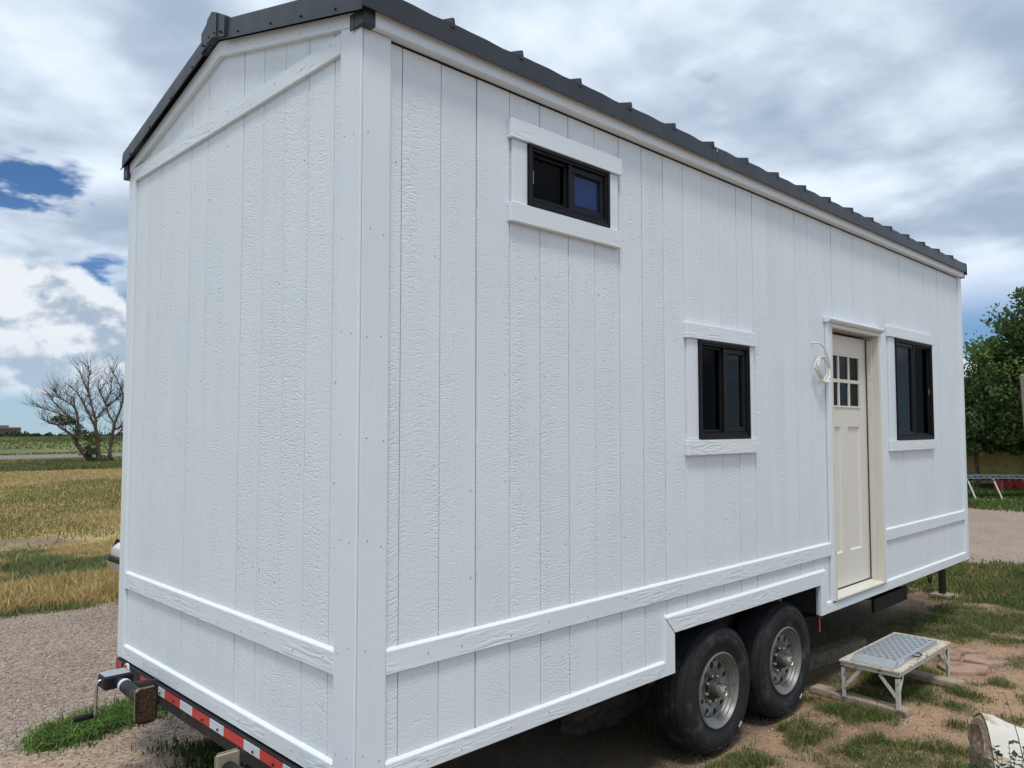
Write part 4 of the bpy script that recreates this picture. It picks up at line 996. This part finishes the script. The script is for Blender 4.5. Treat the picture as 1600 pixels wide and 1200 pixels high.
# yellow boarded shed
sh = thing('yellow_shed', (27.5, 4.3, 0), 'long yellow boarded shed beyond the trees on the right', 'shed')
A, Bq = Vector((25.9, 8.6, 0)), Vector((29.0, .0, 0)); dr = (Bq - A).normalized(); nm = Vector((dr.y, -dr.x, 0)); nm = nm if nm.x < 0 else -nm
def sh_pt(u, off, z): p = A + dr*u + nm*off; return (p.x, p.y, z)
def slab(u0, u1, o0, o1, z0, z1, name, mat):
    vs = [sh_pt(u, o, z) for z in (z0, z1) for u, o in ((u0, o0), (u1, o0), (u1, o1), (u0, o1))]
    return MB().add(vs, [(0, 3, 2, 1), (4, 5, 6, 7), (0, 1, 5, 4), (1, 2, 6, 5), (2, 3, 7, 6), (3, 0, 4, 7)]).build(name, mat, sh)
LQ = (Bq - A).length
slab(0, LQ, -3.0, -.02, -.2, 2.3, 'wall', 'yellow')
for k in range(9): slab(0, LQ, -.018 + .004*(k % 2), .006 + .006*(k % 3), -.45 + k*.30, -.16 + k*.30, 'board', 'yellow')
MB().add([sh_pt(-.3, .4, 2.2), sh_pt(LQ + .3, .4, 2.2), sh_pt(LQ + .3, -1.5, 3.1), sh_pt(-.3, -1.5, 3.1), sh_pt(-.3, -3.4, 2.2), sh_pt(LQ + .3, -3.4, 2.2)], [(0, 1, 2, 3), (3, 2, 5, 4)]).build('shed_roof', 'corrugated', sh)
for u in (2.2, 5.0, 8.0, 11.0): slab(u, u + .09, .03, .12, -.2, 2.2, 'post', 'old_wood')
slab(0, LQ, .03, .9, -.3, .12, 'dark_slab', 'under')  # low dark slab running along the front of the boards
# red bins in front of the shed
for i, (px, lab) in enumerate(((1562, 'faded red bin nearest the house beside the yellow shed'), (1575, 'middle faded red bin beside the yellow shed'), (1594, 'faded red bin at the right edge beside the yellow shed'))):
    p = pt_px(px, 768, 23.6); p.z = gz(p.x, p.y); b = thing('bin', p, lab, 'bin', 'red bins by the shed'); w0, w1, h = .115, .145, .46
    vs = [(p.x + a*w, p.y + c*w, p.z + z) for z, w in ((.08, w0), (h, w1)) for a, c in ((-1, -1), (1, -1), (1, 1), (-1, 1))]
    MB().add(vs, [(0, 3, 2, 1), (0, 1, 5, 4), (1, 2, 6, 5), (2, 3, 7, 6), (3, 0, 4, 7)]).build('tub', 'bin_red', b, bevel=.01)
    mbr = MB()
    for a, c, d, e2 in ((-1, 1, -1, -1), (-1, 1, 1, 1), (-1, -1, -1, 1), (1, 1, -1, 1)): mbr.box(p.x + a*w1 - .012, p.x + c*w1 + .012, p.y + d*w1 - .012, p.y + e2*w1 + .012, p.z + h, p.z + h + .025)
    mbr.build('rim', 'bin_red', b)
    MB().box(p.x - .2, p.x + .2, p.y - .2, p.y + .2, p.z - .02, p.z + .078).build('base', 'under', b)
# rack: white pipe trestles carrying corrugated sheets
rk = thing('sheet_rack', (23.6, 3.7, 0), 'long rack of corrugated sheets on white pipe legs at the right', 'rack')
a, b = pt_px(1490, 744, 20.9), pt_px(1660, 741, 20.9); a.z = b.z = .60; d = (b - a).normalized(); nrm = Vector((-d.y, d.x, 0)); nrm = nrm if nrm.x > 0 else -nrm
for off, zz in ((0, .585), (.9, .585)): MB().tube([a + nrm*off + Vector((0, 0, zz - .6)), b + nrm*off + Vector((0, 0, zz - .6))], .022, 8).build('rail', 'rack_paint', rk)
vs, fs = [], []; n = 90
for i in range(n + 1):
    p = a.lerp(b, i/n); zz = .622 + .016*math.sin(i*1.25) + .008*math.sin(i*.4); vs += [tuple(p + nrm*-.06 + Vector((0, 0, zz - .6))), tuple(p + nrm*1.0 + Vector((0, 0, zz - .6)))]
fs = [(2*i, 2*i + 2, 2*i + 3, 2*i + 1) for i in range(n)]
MB().add(vs, fs).build('corrugated_sheet', 'corrugated', rk)
vs = [(v[0], v[1], v[2] - .085) for v in vs]
MB().add(vs, fs).build('corrugated_sheet', 'corrugated', rk)
for t in (.12, .36, .64, .92):
    p = a.lerp(b, t)
    for off, sp in ((0, -.22), (.9, .22)):
        MB().tube([p + nrm*off + Vector((0, 0, -.02)), p + nrm*(off + sp) + d*.12 + Vector((0, 0, -.60))], .022, 8).build('leg', 'rack_paint', rk)
    MB().tube([p + Vector((0, 0, -.02)), p + nrm*.9 + Vector((0, 0, -.02))], .018, 6).build('cross_bar', 'rack_paint', rk)
p = pt_px(1514, 778, 20.5); pts = [Vector((p.x + t*.9, p.y - t*.75 + .12*math.sin(t*3), .02 + .012)) for t in np.linspace(-2, 2.2, 24)]
tag(MB().tube(pts, .014, 6).build('garden_hose', 'rack_paint', None, smooth=True), 'pale hose lying in the grass before the sheet rack', 'hose')

# ------------------------------------------------------------------ left: half-dead tree, far building, treeline, white car
def dead_tree():
    B = Vector((11.145, 40.18, 0)); D = 39.4; S_ = D/1227.2/5.4545; e = thing('bare_tree', B, 'half-dead spreading tree with bare branches in the dry field', 'tree'); rnd = random.Random(4)
    def P(x, y, dep=0.): return B + rt*((x - 750)*S_) + Vector((0, 0, (1015 - y)*S_)) + fw*dep
    mb = MB(); twigs = MB()
    limbs = [([(715, 1020, 0), (690, 960, 0), (640, 890, -.1), (600, 830, -.2), (575, 770, -.2)], .26, .15),
             ([(575, 770, -.2), (540, 735, -.3), (500, 700, -.4), (455, 665, -.5), (400, 650, -.6), (330, 610, -.6)], .10, .03),
             ([(575, 770, -.2), (590, 690, 0), (575, 610, .1), (545, 520, .1), (520, 440, .2), (440, 400, .3)], .13, .03),
             ([(590, 700, 0), (500, 620, .2), (420, 540, .2), (340, 470, .3), (290, 400, .3)], .08, .02),
             ([(545, 520, .1), (470, 470, .1), (400, 420, 0), (370, 370, 0)], .05, .02),
             ([(500, 620, .2), (400, 570, .1), (290, 530, 0), (190, 490, 0)], .06, .018),
             ([(755, 1020, .1), (755, 900, .1), (748, 790, .1), (735, 690, 0), (735, 620, 0)], .17, .12),
             ([(735, 690, 0), (690, 620, .1), (640, 545, .2), (590, 470, .3), (540, 390, .3), (480, 340, .3)], .10, .04),
             ([(735, 620, 0), (715, 530, -.1), (690, 450, -.1), (670, 370, -.1), (640, 300, -.2), (600, 210, -.2)], .09, .02),
             ([(690, 450, -.1), (680, 330, -.2), (700, 240, -.3), (690, 170, -.3)], .055, .015),
             ([(735, 620, 0), (790, 545, .1), (860, 480, .2), (920, 410, .3)], .08, .03),
             ([(835, 1010, .2), (850, 860, .2), (868, 730, .2), (880, 665, .2)], .15, .11),
             ([(880, 665, .2), (835, 580, .1), (805, 480, .1), (760, 390, 0), (745, 300, 0)], .09, .025),
             ([(805, 480, .1), (840, 380, .2), (845, 280, .2)], .055, .02),
             ([(880, 665, .2), (915, 550, .3), (940, 440, .3), (925, 370, .3), (885, 270, .2), (840, 180, .2)], .10, .02),
             ([(940, 440, .3), (985, 360, .3), (1030, 280, .4), (1060, 210, .4)], .065, .02),
             ([(940, 480, .3), (1000, 460, .2), (1080, 400, .1), (1140, 330, .1)], .06, .02),
             ([(868, 720, .2), (950, 680, .3), (1030, 620, .3), (1110, 540, .4), (1180, 430, .4)], .09, .025),
             ([(880, 790, .2), (960, 700, .1), (1060, 590, 0)], .07, .03)]
    leafy_c = []
    for pts, r0, r1 in limbs:
        pp = [P(*q) for q in pts]; rs = [.62*(r0 + (r1 - r0)*i/(len(pp) - 1)) for i in range(len(pp))]; mb.tube(pp, rs, 7)
        for i in range(1, len(pp)):
            if rs[i] > .09: continue
            for c in range(10 if r0 < .09 else 7):
                p = pp[i - 1].lerp(pp[i], rnd.random()); d = (pp[i] - pp[i - 1]).normalized()
                nd = (d*.7 + rt*rnd.uniform(-1, 1) + fw*rnd.uniform(-.8, .8) + Vector((0, 0, rnd.uniform(-.3, 1)))).normalized()
                limb(twigs, p, nd, rnd.uniform(.26, .60), .017, 2, rnd, .6, None, .2, 4)
    mb.build('trunk', 'bark', e); tag(twigs.build('twigs', 'bark', e), kind='stuff')
    cen, rad = [], []
    for (x, y, w, h, n) in ((790, 975, 65, 35, 24), (700, 820, 45, 80, 18), (640, 760, 55, 50, 16), (500, 640, 90, 30, 26), (430, 620, 60, 25, 14), (600, 690, 40, 40, 14), (850, 980, 50, 40, 30), (720, 900, 40, 80, 30)):
        for k in range(n): cen.append(tuple(P(x + rnd.gauss(0, w*.55), y + rnd.gauss(0, h*.55), rnd.uniform(-.5, .4)))); rad.append(.16)
    tag(link('leaf_shoots', leaves_mesh(cen, rad, 26, .045, (.035, .060, .022), (.105, .15, .055), 31), e), kind='stuff')
dead_tree()
def far_building():
    # about 900 m off, low in the plain: brick office block with window bands
    c = pt_px(8, 684, 900.); e = thing('office_building', (c.x, c.y, c.z - 4), 'far brick office block on the left horizon', 'building')
    def bx(name, px0, px1, py0, py1, D0, D1, mat):
        vs = []
        for D in (D0, D1):
            for px, py in ((px0, py1), (px1, py1), (px1, py0), (px0, py0)): 
                q = pt_px(px, py, D0); vs.append(tuple(q + (c - CAM).normalized()*(D - D0)))
        return MB().add(vs, [(0, 1, 2, 3), (7, 6, 5, 4), (0, 4, 5, 1), (1, 5, 6, 2), (2, 6, 7, 3), (3, 7, 4, 0)]).build(name, mat, e)
    bx('wall', -40, 33, 667.5, 690, 900, 930, 'brick_far'); bx('penthouse', -6, 14, 664.5, 667.5, 905, 922, 'brick_far')
    for k in range(5): bx('window_band', -38, 31, 669.6 + k*3.0, 670.9 + k*3.0, 899.6, 900.2, 'far_glass')
    bx('annex', 33.5, 60, 682.6, 690, 890, 915, 'rack_paint')
far_building()
def treeline():
    g = np.random.default_rng(8); cen, rad = [], []
    for k in range(330):
        px = g.uniform(-260, 420); D = g.uniform(330, 560); p = pt_px(px, 687, D); z = height(np.array([p.x]), np.array([p.y]))[0]
        want = pt_px(px, 684 - g.uniform(1, 7)*(.4 + .9*vn(np.array([px*.06]), np.array([3.]))[0]), D).z
        for j in range(3): cen.append((p.x + g.uniform(-3, 3), p.y + g.uniform(-3, 3), want - 1.2 - j*1.8)); rad.append(2.4)
    for k in range(140):
        px = g.uniform(1420, 1900); D = g.uniform(120, 240); p = pt_px(px, 680, D); cen.append((p.x, p.y, g.uniform(.5, 4))); rad.append(2.0)
    tag(link('far_trees', leaves_mesh(cen, rad, 36, .9, (.020, .034, .018), (.05, .072, .032), 8)), 'dark line of far trees along the left horizon', 'trees', kind='stuff')
treeline()
def car(loc, rz):
    """small white hatchback, nose towards +X in its own space, origin on the ground under its middle"""
    e = thing('parked_car', loc, 'white car mostly hidden behind the far left corner of the house', 'car'); e.rotation_euler.z = rz
    def add(mb, name, mat, **k):
        me = mb.mesh(name, k.get('bevel', 0), k.get('seg', 1)); me.materials.append(M[mat]); me.polygons.foreach_set('use_smooth', [True]*len(me.polygons))
        o = bpy.data.objects.new(name, me); COL.objects.link(o); o.parent = k.get('par', e); return o
    # body: stations along the length, each a rounded section
    st_ = [(-2.10, .62, .52, .80), (-2.06, .74, .38, .92), (-1.85, .82, .30, .98), (-1.2, .85, .24, .98), (0, .86, .22, .97), (1.0, .85, .24, .95), (1.6, .82, .28, .84), (1.95, .74, .34, .75), (2.10, .56, .39, .67)]
    vs, fs = [], []; n = 16
    for x, hw, zb, zt in st_:
        for k in range(n):
            w_ = 2*math.pi*k/n; c_, s_ = math.cos(w_), math.sin(w_); pw_ = .45
            vs.append((x, hw*math.copysign(abs(c_)**pw_, c_), (zb + zt)/2 + (zt - zb)/2*math.copysign(abs(s_)**pw_, s_)))
    for i in range(len(st_) - 1):
        for k in range(n): fs.append((i*n + k, i*n + (k + 1) % n, (i + 1)*n + (k + 1) % n, (i + 1)*n + k))
    fs += [tuple(range(n)), tuple(range((len(st_) - 1)*n, len(st_)*n))]
    add(MB().add(vs, fs), 'body', 'car')
    roofp = [(-1.75, .74, .95), (-1.35, .60, 1.42), (.15, .60, 1.45), (.95, .72, .95)]
    vs = [(x, s*w, z) for x, w, z in roofp for s in (-1, 1)]
    add(MB().add(vs, [(0, 1, 3, 2), (2, 3, 5, 4), (4, 5, 7, 6), (0, 2, 4, 6), (7, 5, 3, 1)]), 'cabin', 'car', bevel=.05, seg=3)
    for a, b, nm_ in ((0, 1, 'rear_window'), (2, 3, 'windscreen')):
        q0, q1 = roofp[a], roofp[b]; nx_ = .012 if a else -.012
        vs = [(q0[0]*.88 + q1[0]*.12 + nx_, s*(q0[1] - .1), q0[2]*.88 + q1[2]*.12 + .008) for s in (-1, 1)] + [(q1[0]*.88 + q0[0]*.12 + nx_, s*(q1[1] - .08), q1[2]*.88 + q0[2]*.12 + .008) for s in (1, -1)]
        add(MB().add(vs, [(0, 1, 2, 3)]), nm_, 'car_glass')
    for s in (-1, 1):
        for xa, xb in ((-1.40, -.62), (-.55, .55)):
            vs = [(xa, s*.735, 1.0), (xb, s*.735, 1.0), (min(xb, .2) if xb > 0 else xb, s*.615, 1.38), (max(xa, -1.28), s*.615, 1.38)]
            add(MB().add([(x, y + s*.012, z) for x, y, z in vs], [(0, 1, 2, 3)]), 'side_window', 'car_glass')
        add(MB().box(.55, .72, s*.88 - .06, s*.88 + .06, .98, 1.10), 'mirror', 'car', bevel=.03, seg=2)
        add(MB().lathe([(0, .0), (.09, .01), (.11, .05)], (1.99, s*.52, .62), 'x', 16), 'headlight', 'car_glass')
        add(MB().box(-2.10, -2.0, s*.66 - .09, s*.66 + .07, .72, .88), 'tail_light', 'red_lens', bevel=.02)
        add(MB().box(-.35, -.18, s*.862 - .012, s*.862 + .012, .82, .85), 'door_handle', 'car_black')
        for x in (-1.28, 1.30):
            w_ = add(MB().lathe([(.18, -.02), (.28, -.02), (.31, .03), (.31, .15), (.28, .20), (.18, .20)], (x, s*.86 - (.18 if s > 0 else 0), .30), 'y', 32), 'wheel', 'rubber')
            add(MB().lathe([(.185, 0), (.18, .02), (.10, .04), (.0, .03)] if s < 0 else [(.185, .18), (.18, .16), (.10, .14), (0, .15)], (x, s*.86 - (.18 if s > 0 else 0), .30), 'y', 24), 'rim', 'rim', par=w_)
    add(MB().box(-2.13, -1.98, -.52, .52, .52, .63), 'bumper_recess', 'car_black', bevel=.01)
    add(MB().box(-2.24, -2.05, -.04, .04, .60, .635), 'tow_ball', 'car_black', bevel=.01)
    add(MB().box(1.90, 2.118, -.58, .58, .490, .560), 'grille', 'car_black', bevel=.01)
    add(MB().box(2.05, 2.19, .30, .42, .535, .560), 'tow_hook', 'car_black', bevel=.01)
car((3.40, 6.22, 0), math.pi)
#@@GRASS
# ------------------------------------------------------------------ grass, meadow and gravel
def blades(name, X, Y, H, Wd, cols, seed, lean=.5, label=None, cat=None, zoff=-.005, mat='grass'):
    """one bent two-piece blade (quad + tip triangle) per point, as triangles"""
    g = np.random.default_rng(seed); N = len(X); Z = height(X, Y) + zoff
    th = g.random(N)*6.2832; ph = g.random(N)*6.2832; ln_ = H*lean*g.random(N)
    ax, ay = np.cos(th)*Wd, np.sin(th)*Wd; lx, ly = np.cos(ph)*ln_, np.sin(ph)*ln_
    P = np.stack([X, Y, Z], 1); z0 = np.zeros(N); A = np.stack([ax, ay, z0], 1); Lm = np.stack([lx*.35, ly*.35, H*.6], 1); Lt = np.stack([lx, ly, H*(1 - .25*ln_/np.maximum(H, 1e-4))], 1)
    V = np.stack([P - A, P + A, P + Lm + A*.7, P + Lm - A*.7, P + Lt], 1).reshape(-1, 3); i = np.arange(N)*5
    F = np.stack([i, i + 1, i + 2, i, i + 2, i + 3, i + 3, i + 2, i + 4], 1).reshape(-1, 3)
    me = array_mesh(name, V, F, 3, np.repeat(cols, 5, 0), mat); o = link(name, me); tag(o, label, cat, kind='stuff'); return o
def colmix(n, seed, *stops):
    g = np.random.default_rng(seed); t = g.random(n)*(len(stops) - 1); i = np.minimum(t.astype(int), len(stops) - 2); f = (t - i)[:, None]; S_ = np.array(stops)
    return (S_[i]*(1 - f) + S_[i + 1]*f)*(.75 + .5*g.random((n, 1)))
GRN = ((.070, .115, .025), (.110, .175, .042), (.170, .225, .068)); STR = ((.36, .265, .12), (.50, .38, .18), (.30, .235, .10))
def lawn():
    g = np.random.default_rng(12); n = 950000
    X = g.uniform(1.5, 9.5, n); Y = g.uniform(-2.6, 2.0, n)
    far_keep = g.random(n) < np.clip(1.25 - .09*np.hypot(X - CAM.x, Y - CAM.y), .25, 1)
    lg = lawnness(X, Y); shade = sst(Y - .12*np.maximum(X - 4.5, 0), -.05, .35)*(X < 8.2)
    tuft = fbm(X + 3, Y + 8, 6., 3)
    dens = np.clip((lg - .10 + .5*(fbm(X, Y, 14., 2) - .5))*1.3, 0, 1)*(.40 + .60*sst(tuft, .38, .56))*(1 - .85*shade)
    # nothing grows inside planks, stones, wheels
    blk = ((X > 4.0) & (X < 4.2) & (Y > -.53) & (Y < .16)) | ((X > 4.93) & (X < 5.08) & (Y > -.6) & (Y < .12)) | ((X > 4.1) & (X < 5.44) & (Y > .27) & (Y < .56)) | ((X > 2.25) & (X < 3.85) & (Y > 0) & (Y < .28)) \
        | ((X > 5.35) & (X < 5.6) & (Y > -.56) & (Y < -.32)) | ((X > 5.75) & (X < 5.98) & (Y > -.6) & (Y < -.4)) | ((X > 2.7) & (X < 3.4) & (Y > -1.8) & (Y < -1.1))
    k = far_keep & (g.random(n) < dens) & ~blk; X, Y = X[k], Y[k]; m = len(X); tf = tuft[k]
    H = .014 + .060*g.random(m)**1.5*sst(tf, .30, .65) + .014*lg[k]
    c = colmix(m, 13, *GRN); dryk = g.random(m) < .20; c[dryk] = colmix(dryk.sum(), 14, *STR)*.75; tall = g.random(m) < .035; H[tall] *= 1.9
    blades('lawn_grass', X, Y, H, .0013 + .0018*g.random(m), c, 15, 1.5)
    # lawn behind, up to the drive
    n = 120000; X = g.uniform(8.2, 12.2, n); Y = g.uniform(-2.0, 3.2, n); z = zones(X, Y)[0]; k = (g.random(n) < .9*(1 - z)*lawnness(X, Y)); X, Y = X[k], Y[k]; m = len(X)
    c = colmix(m, 16, *GRN); dryk = g.random(m) < .30; c[dryk] = colmix(dryk.sum(), 17, *STR)*.7
    blades('lawn_grass', X, Y, .03 + .05*g.random(m), .004 + .003*g.random(m), c, 18, .9)
    n = 60000; X = g.uniform(18.5, 31, n); Y = g.uniform(-2, 8.5, n); z = zones(X, Y)[0]; k = g.random(n) < 1 - z; X, Y = X[k], Y[k]; m = len(X)
    blades('lawn_grass', X, Y, .06 + .10*g.random(m), .010 + .008*g.random(m), colmix(m, 19, *GRN), 20, .8)
    # straw and dead stems on the bare earth
    n = 34000; X = g.uniform(2, 9, n); Y = g.uniform(-2.4, .6, n); m = n
    blades('dry_straw', X, Y, .006 + .012*g.random(m), .0016 + .001*g.random(m), colmix(m, 24, *STR)*.8, 25, 4.)
lawn()
def litter():
    # dry leaves, bark flakes and short twigs scattered over the bare earth
    g = np.random.default_rng(71); n = 1500; X = g.uniform(2.2, 8.5, n); Y = g.uniform(-2.2, .3, n); Z = height(X, Y) + .004
    a = g.random(n)*6.28; s = .004 + .012*g.random(n)**2; e = np.where(g.random(n) < .4, .12, .6); tx, ty = g.normal(0, .25, n), g.normal(0, .25, n)
    u = np.stack([np.cos(a)*s, np.sin(a)*s, tx*s], 1); v = np.stack([-np.sin(a)*s*e, np.cos(a)*s*e, ty*s], 1); P = np.stack([X, Y, Z], 1)
    V = np.stack([P - u, P + v, P + u, P - v], 1).reshape(-1, 3); i = np.arange(n)*4
    o = link('leaf_litter', array_mesh('leaf_litter', V, np.stack([i, i + 1, i + 2, i + 3], 1), 4, np.repeat(colmix(n, 72, (.10, .065, .04), (.22, .15, .09), (.34, .26, .16)), 4, 0), 'grass')); tag(o, kind='stuff')
litter()
def left_side():
    g = np.random.default_rng(40)
    # lush weeds by the rear jack and along the bumper
    n = 12000; u = g.random(n); X = -.22 + .75*u + g.normal(0, .08, n); Y = 3.04 + .24*u + g.normal(0, .10, n)
    k = fbm(X, Y, 5., 2) > .38; X, Y = X[k], Y[k]; m = len(X)
    blades('weed_grass', X, Y, .015 + .085*g.random(m)**2, .003 + .006*g.random(m)**2, colmix(m, 41, (.05, .10, .022), (.10, .18, .04), (.20, .29, .08)), 42, 1.9)
    n = 6000; X = g.normal(.80, .28, n); Y = g.normal(2.2, .2, n); k = fbm(X, Y, 4., 2) > .45; X, Y = X[k], Y[k]; m = len(X)
    blades('weed_grass', X, Y, .02 + .07*g.random(m), .003 + .003*g.random(m), colmix(m, 43, (.03, .06, .014), (.06, .10, .022)), 44, 1.0)
    # tall meadow fringe: gold near the drive, green behind it
    n = 230000; X = g.uniform(-3.5, 6, n); Y = 6.7 + 5.8*g.random(n)**1.25; mead = zones(X, Y)[1]
    dens = mead*(.35 + .65*sst(fbm(X, Y, 1.4, 3), .32, .55)); k = g.random(n) < dens; X, Y = X[k], Y[k]; m = len(X)
    gold = sst(fbm(X*.8 + 5, Y*1.6, 1.3, 3)*1.25 - .1 + .30*np.exp(-((Y - 7.9)/.75)**2) - .13*np.exp(-((Y - 9.5)/.7)**2) - .45*np.exp(-((Y - 6.95)/.22)**2), .46, .62)
    c = colmix(m, 45, (.125, .165, .06), (.19, .225, .09), (.29, .30, .14)); gk = g.random(m) < gold; c[gk] = colmix(gk.sum(), 46, (.46, .34, .135), (.62, .48, .22), (.54, .38, .16))
    H = (.05 + .15*g.random(m)*(.4 + fbm(X, Y, 2., 2)))*np.where(gk, 1.1, .95)*(.45 + .55*sst(Y, 6.9, 7.5))*(1 - .7*sst(Y, 9.8, 11.2))
    sd = g.random(m) < .012; H[sd] *= 1.5; c[sd] = colmix(sd.sum(), 57, (.50, .38, .18), (.62, .50, .27))
    blades('meadow_grass', X, Y, H, .0045 + .004*g.random(m), c, 47, .75)
    # thin stubble over the mown field
    n = 150000; D = 12 + 27*g.random(n)**1.1; D = np.where(D < 14.5, D + 3*g.random(n), D); X = D*g.uniform(-.10, .40, n); Y = D; k = g.random(n) < zones(X, Y)[3]*.9; X, Y = X[k], Y[k]; m = len(X)
    gn = sst(fbm(X, Y, .16, 4), .42, .60)*.6 + .1; c = colmix(m, 48, (.44, .33, .15), (.58, .45, .22), (.50, .37, .18)); gk = g.random(m) < gn; c[gk] = colmix(gk.sum(), 49, (.14, .17, .055), (.24, .25, .09))
    blades('field_stubble', X, Y, (.03 + .08*g.random(m))*(.5 + fbm(X, Y, .7, 2)), .006 + .0004*Y*g.random(m), c, 50, .9)
    # green verge round the dead tree and rough weeds along the road
    n = 40000; X = g.uniform(-4, 20, n); Y = g.uniform(36.5, 44, n); m = n
    blades('verge_grass', X, Y, .10 + .28*g.random(m)*sst(fbm(X, Y, .5, 2), .3, .6), .02 + .015*g.random(m), colmix(m, 51, (.13, .16, .06), (.24, .24, .10)), 52, .6)
    n = 30000; X = g.uniform(-6, 26, n); Y = g.uniform(44, 51, n); m = n
    blades('verge_grass', X, Y, .10 + .3*g.random(m)*sst(fbm(X, Y, .4, 2), .4, .7), .02 + .02*g.random(m), colmix(m, 53, (.26, .20, .08), (.36, .27, .12), (.10, .12, .045)), 54, .6)
    n = 36000; X = g.uniform(-15, 60, n); Y = 58 + 70*g.random(n); m = n
    blades('verge_grass', X, Y, .05 + .13*g.random(m)*sst(fbm(X, Y, .2, 2), .3, .6), .05 + .05*g.random(m), colmix(m, 55, (.10, .13, .045), (.165, .19, .075)), 56, .6)
left_side()
def pebbles():
    g = np.random.default_rng(60); n = 110000
    X = g.uniform(-2.2, 2.6, n); Y = g.uniform(1.2, 7.0, n); dist = np.hypot(X - CAM.x, Y - CAM.y)
    gr = zones(X, Y)[0]; tan = sst(fbm(X*.35, Y*1.3, .8, 3), .52, .64); k = g.random(n) < gr*(1 - .7*tan)*np.clip(1.5 - dist*.10, .3, 1)
    k &= (np.arctan2(Y - CAM.y, X - CAM.x) > R(52)) & (np.arctan2(Y - CAM.y, X - CAM.x) < R(90)); X, Y = X[k], Y[k]
    n2 = 26000; X = np.concatenate([X, g.uniform(2, 8, n2)]); Y = np.concatenate([Y, g.uniform(-2.4, .2, n2)]); m = len(X)
    s = .003 + .0105*g.random(m)**3; s[-n2:] *= .7; Z = height(X, Y) + s*.25; o = g.standard_normal((m, 6, 1))*.18 + 1
    dirs = np.array([(1, 0, 0), (0, 1, 0), (-1, 0, 0), (0, -1, 0), (0, 0, .75), (0, 0, -.75)]); a = g.random(m)*6.28; ca, sa = np.cos(a), np.sin(a)
    d = dirs[None]*o; d = np.stack([d[..., 0]*ca[:, None] - d[..., 1]*sa[:, None]*.75, d[..., 0]*sa[:, None] + d[..., 1]*ca[:, None]*.75, d[..., 2]], -1)
    V = (np.stack([X, Y, Z], 1)[:, None] + d*s[:, None, None]).reshape(-1, 3); i = np.arange(m)[:, None]*6
    F = (i[:, :, None] + np.array([(0, 1, 4), (1, 2, 4), (2, 3, 4), (3, 0, 4), (1, 0, 5), (2, 1, 5), (3, 2, 5), (0, 3, 5)])[None]).reshape(-1, 3)
    t = g.random((m, 1)); c = np.array((.25, .20, .165))*(1 - t) + np.array((.46, .39, .335))*t; w = g.random(m) < .06; c[w] = np.array((.56, .53, .49)); w = g.random(m) < .12; c[w] = np.array((.33, .22, .17))
    tag(link('gravel_stones', array_mesh('gravel_stones', V, F, 3, np.repeat(c, 6, 0), 'pebble')), kind='stuff')
pebbles()
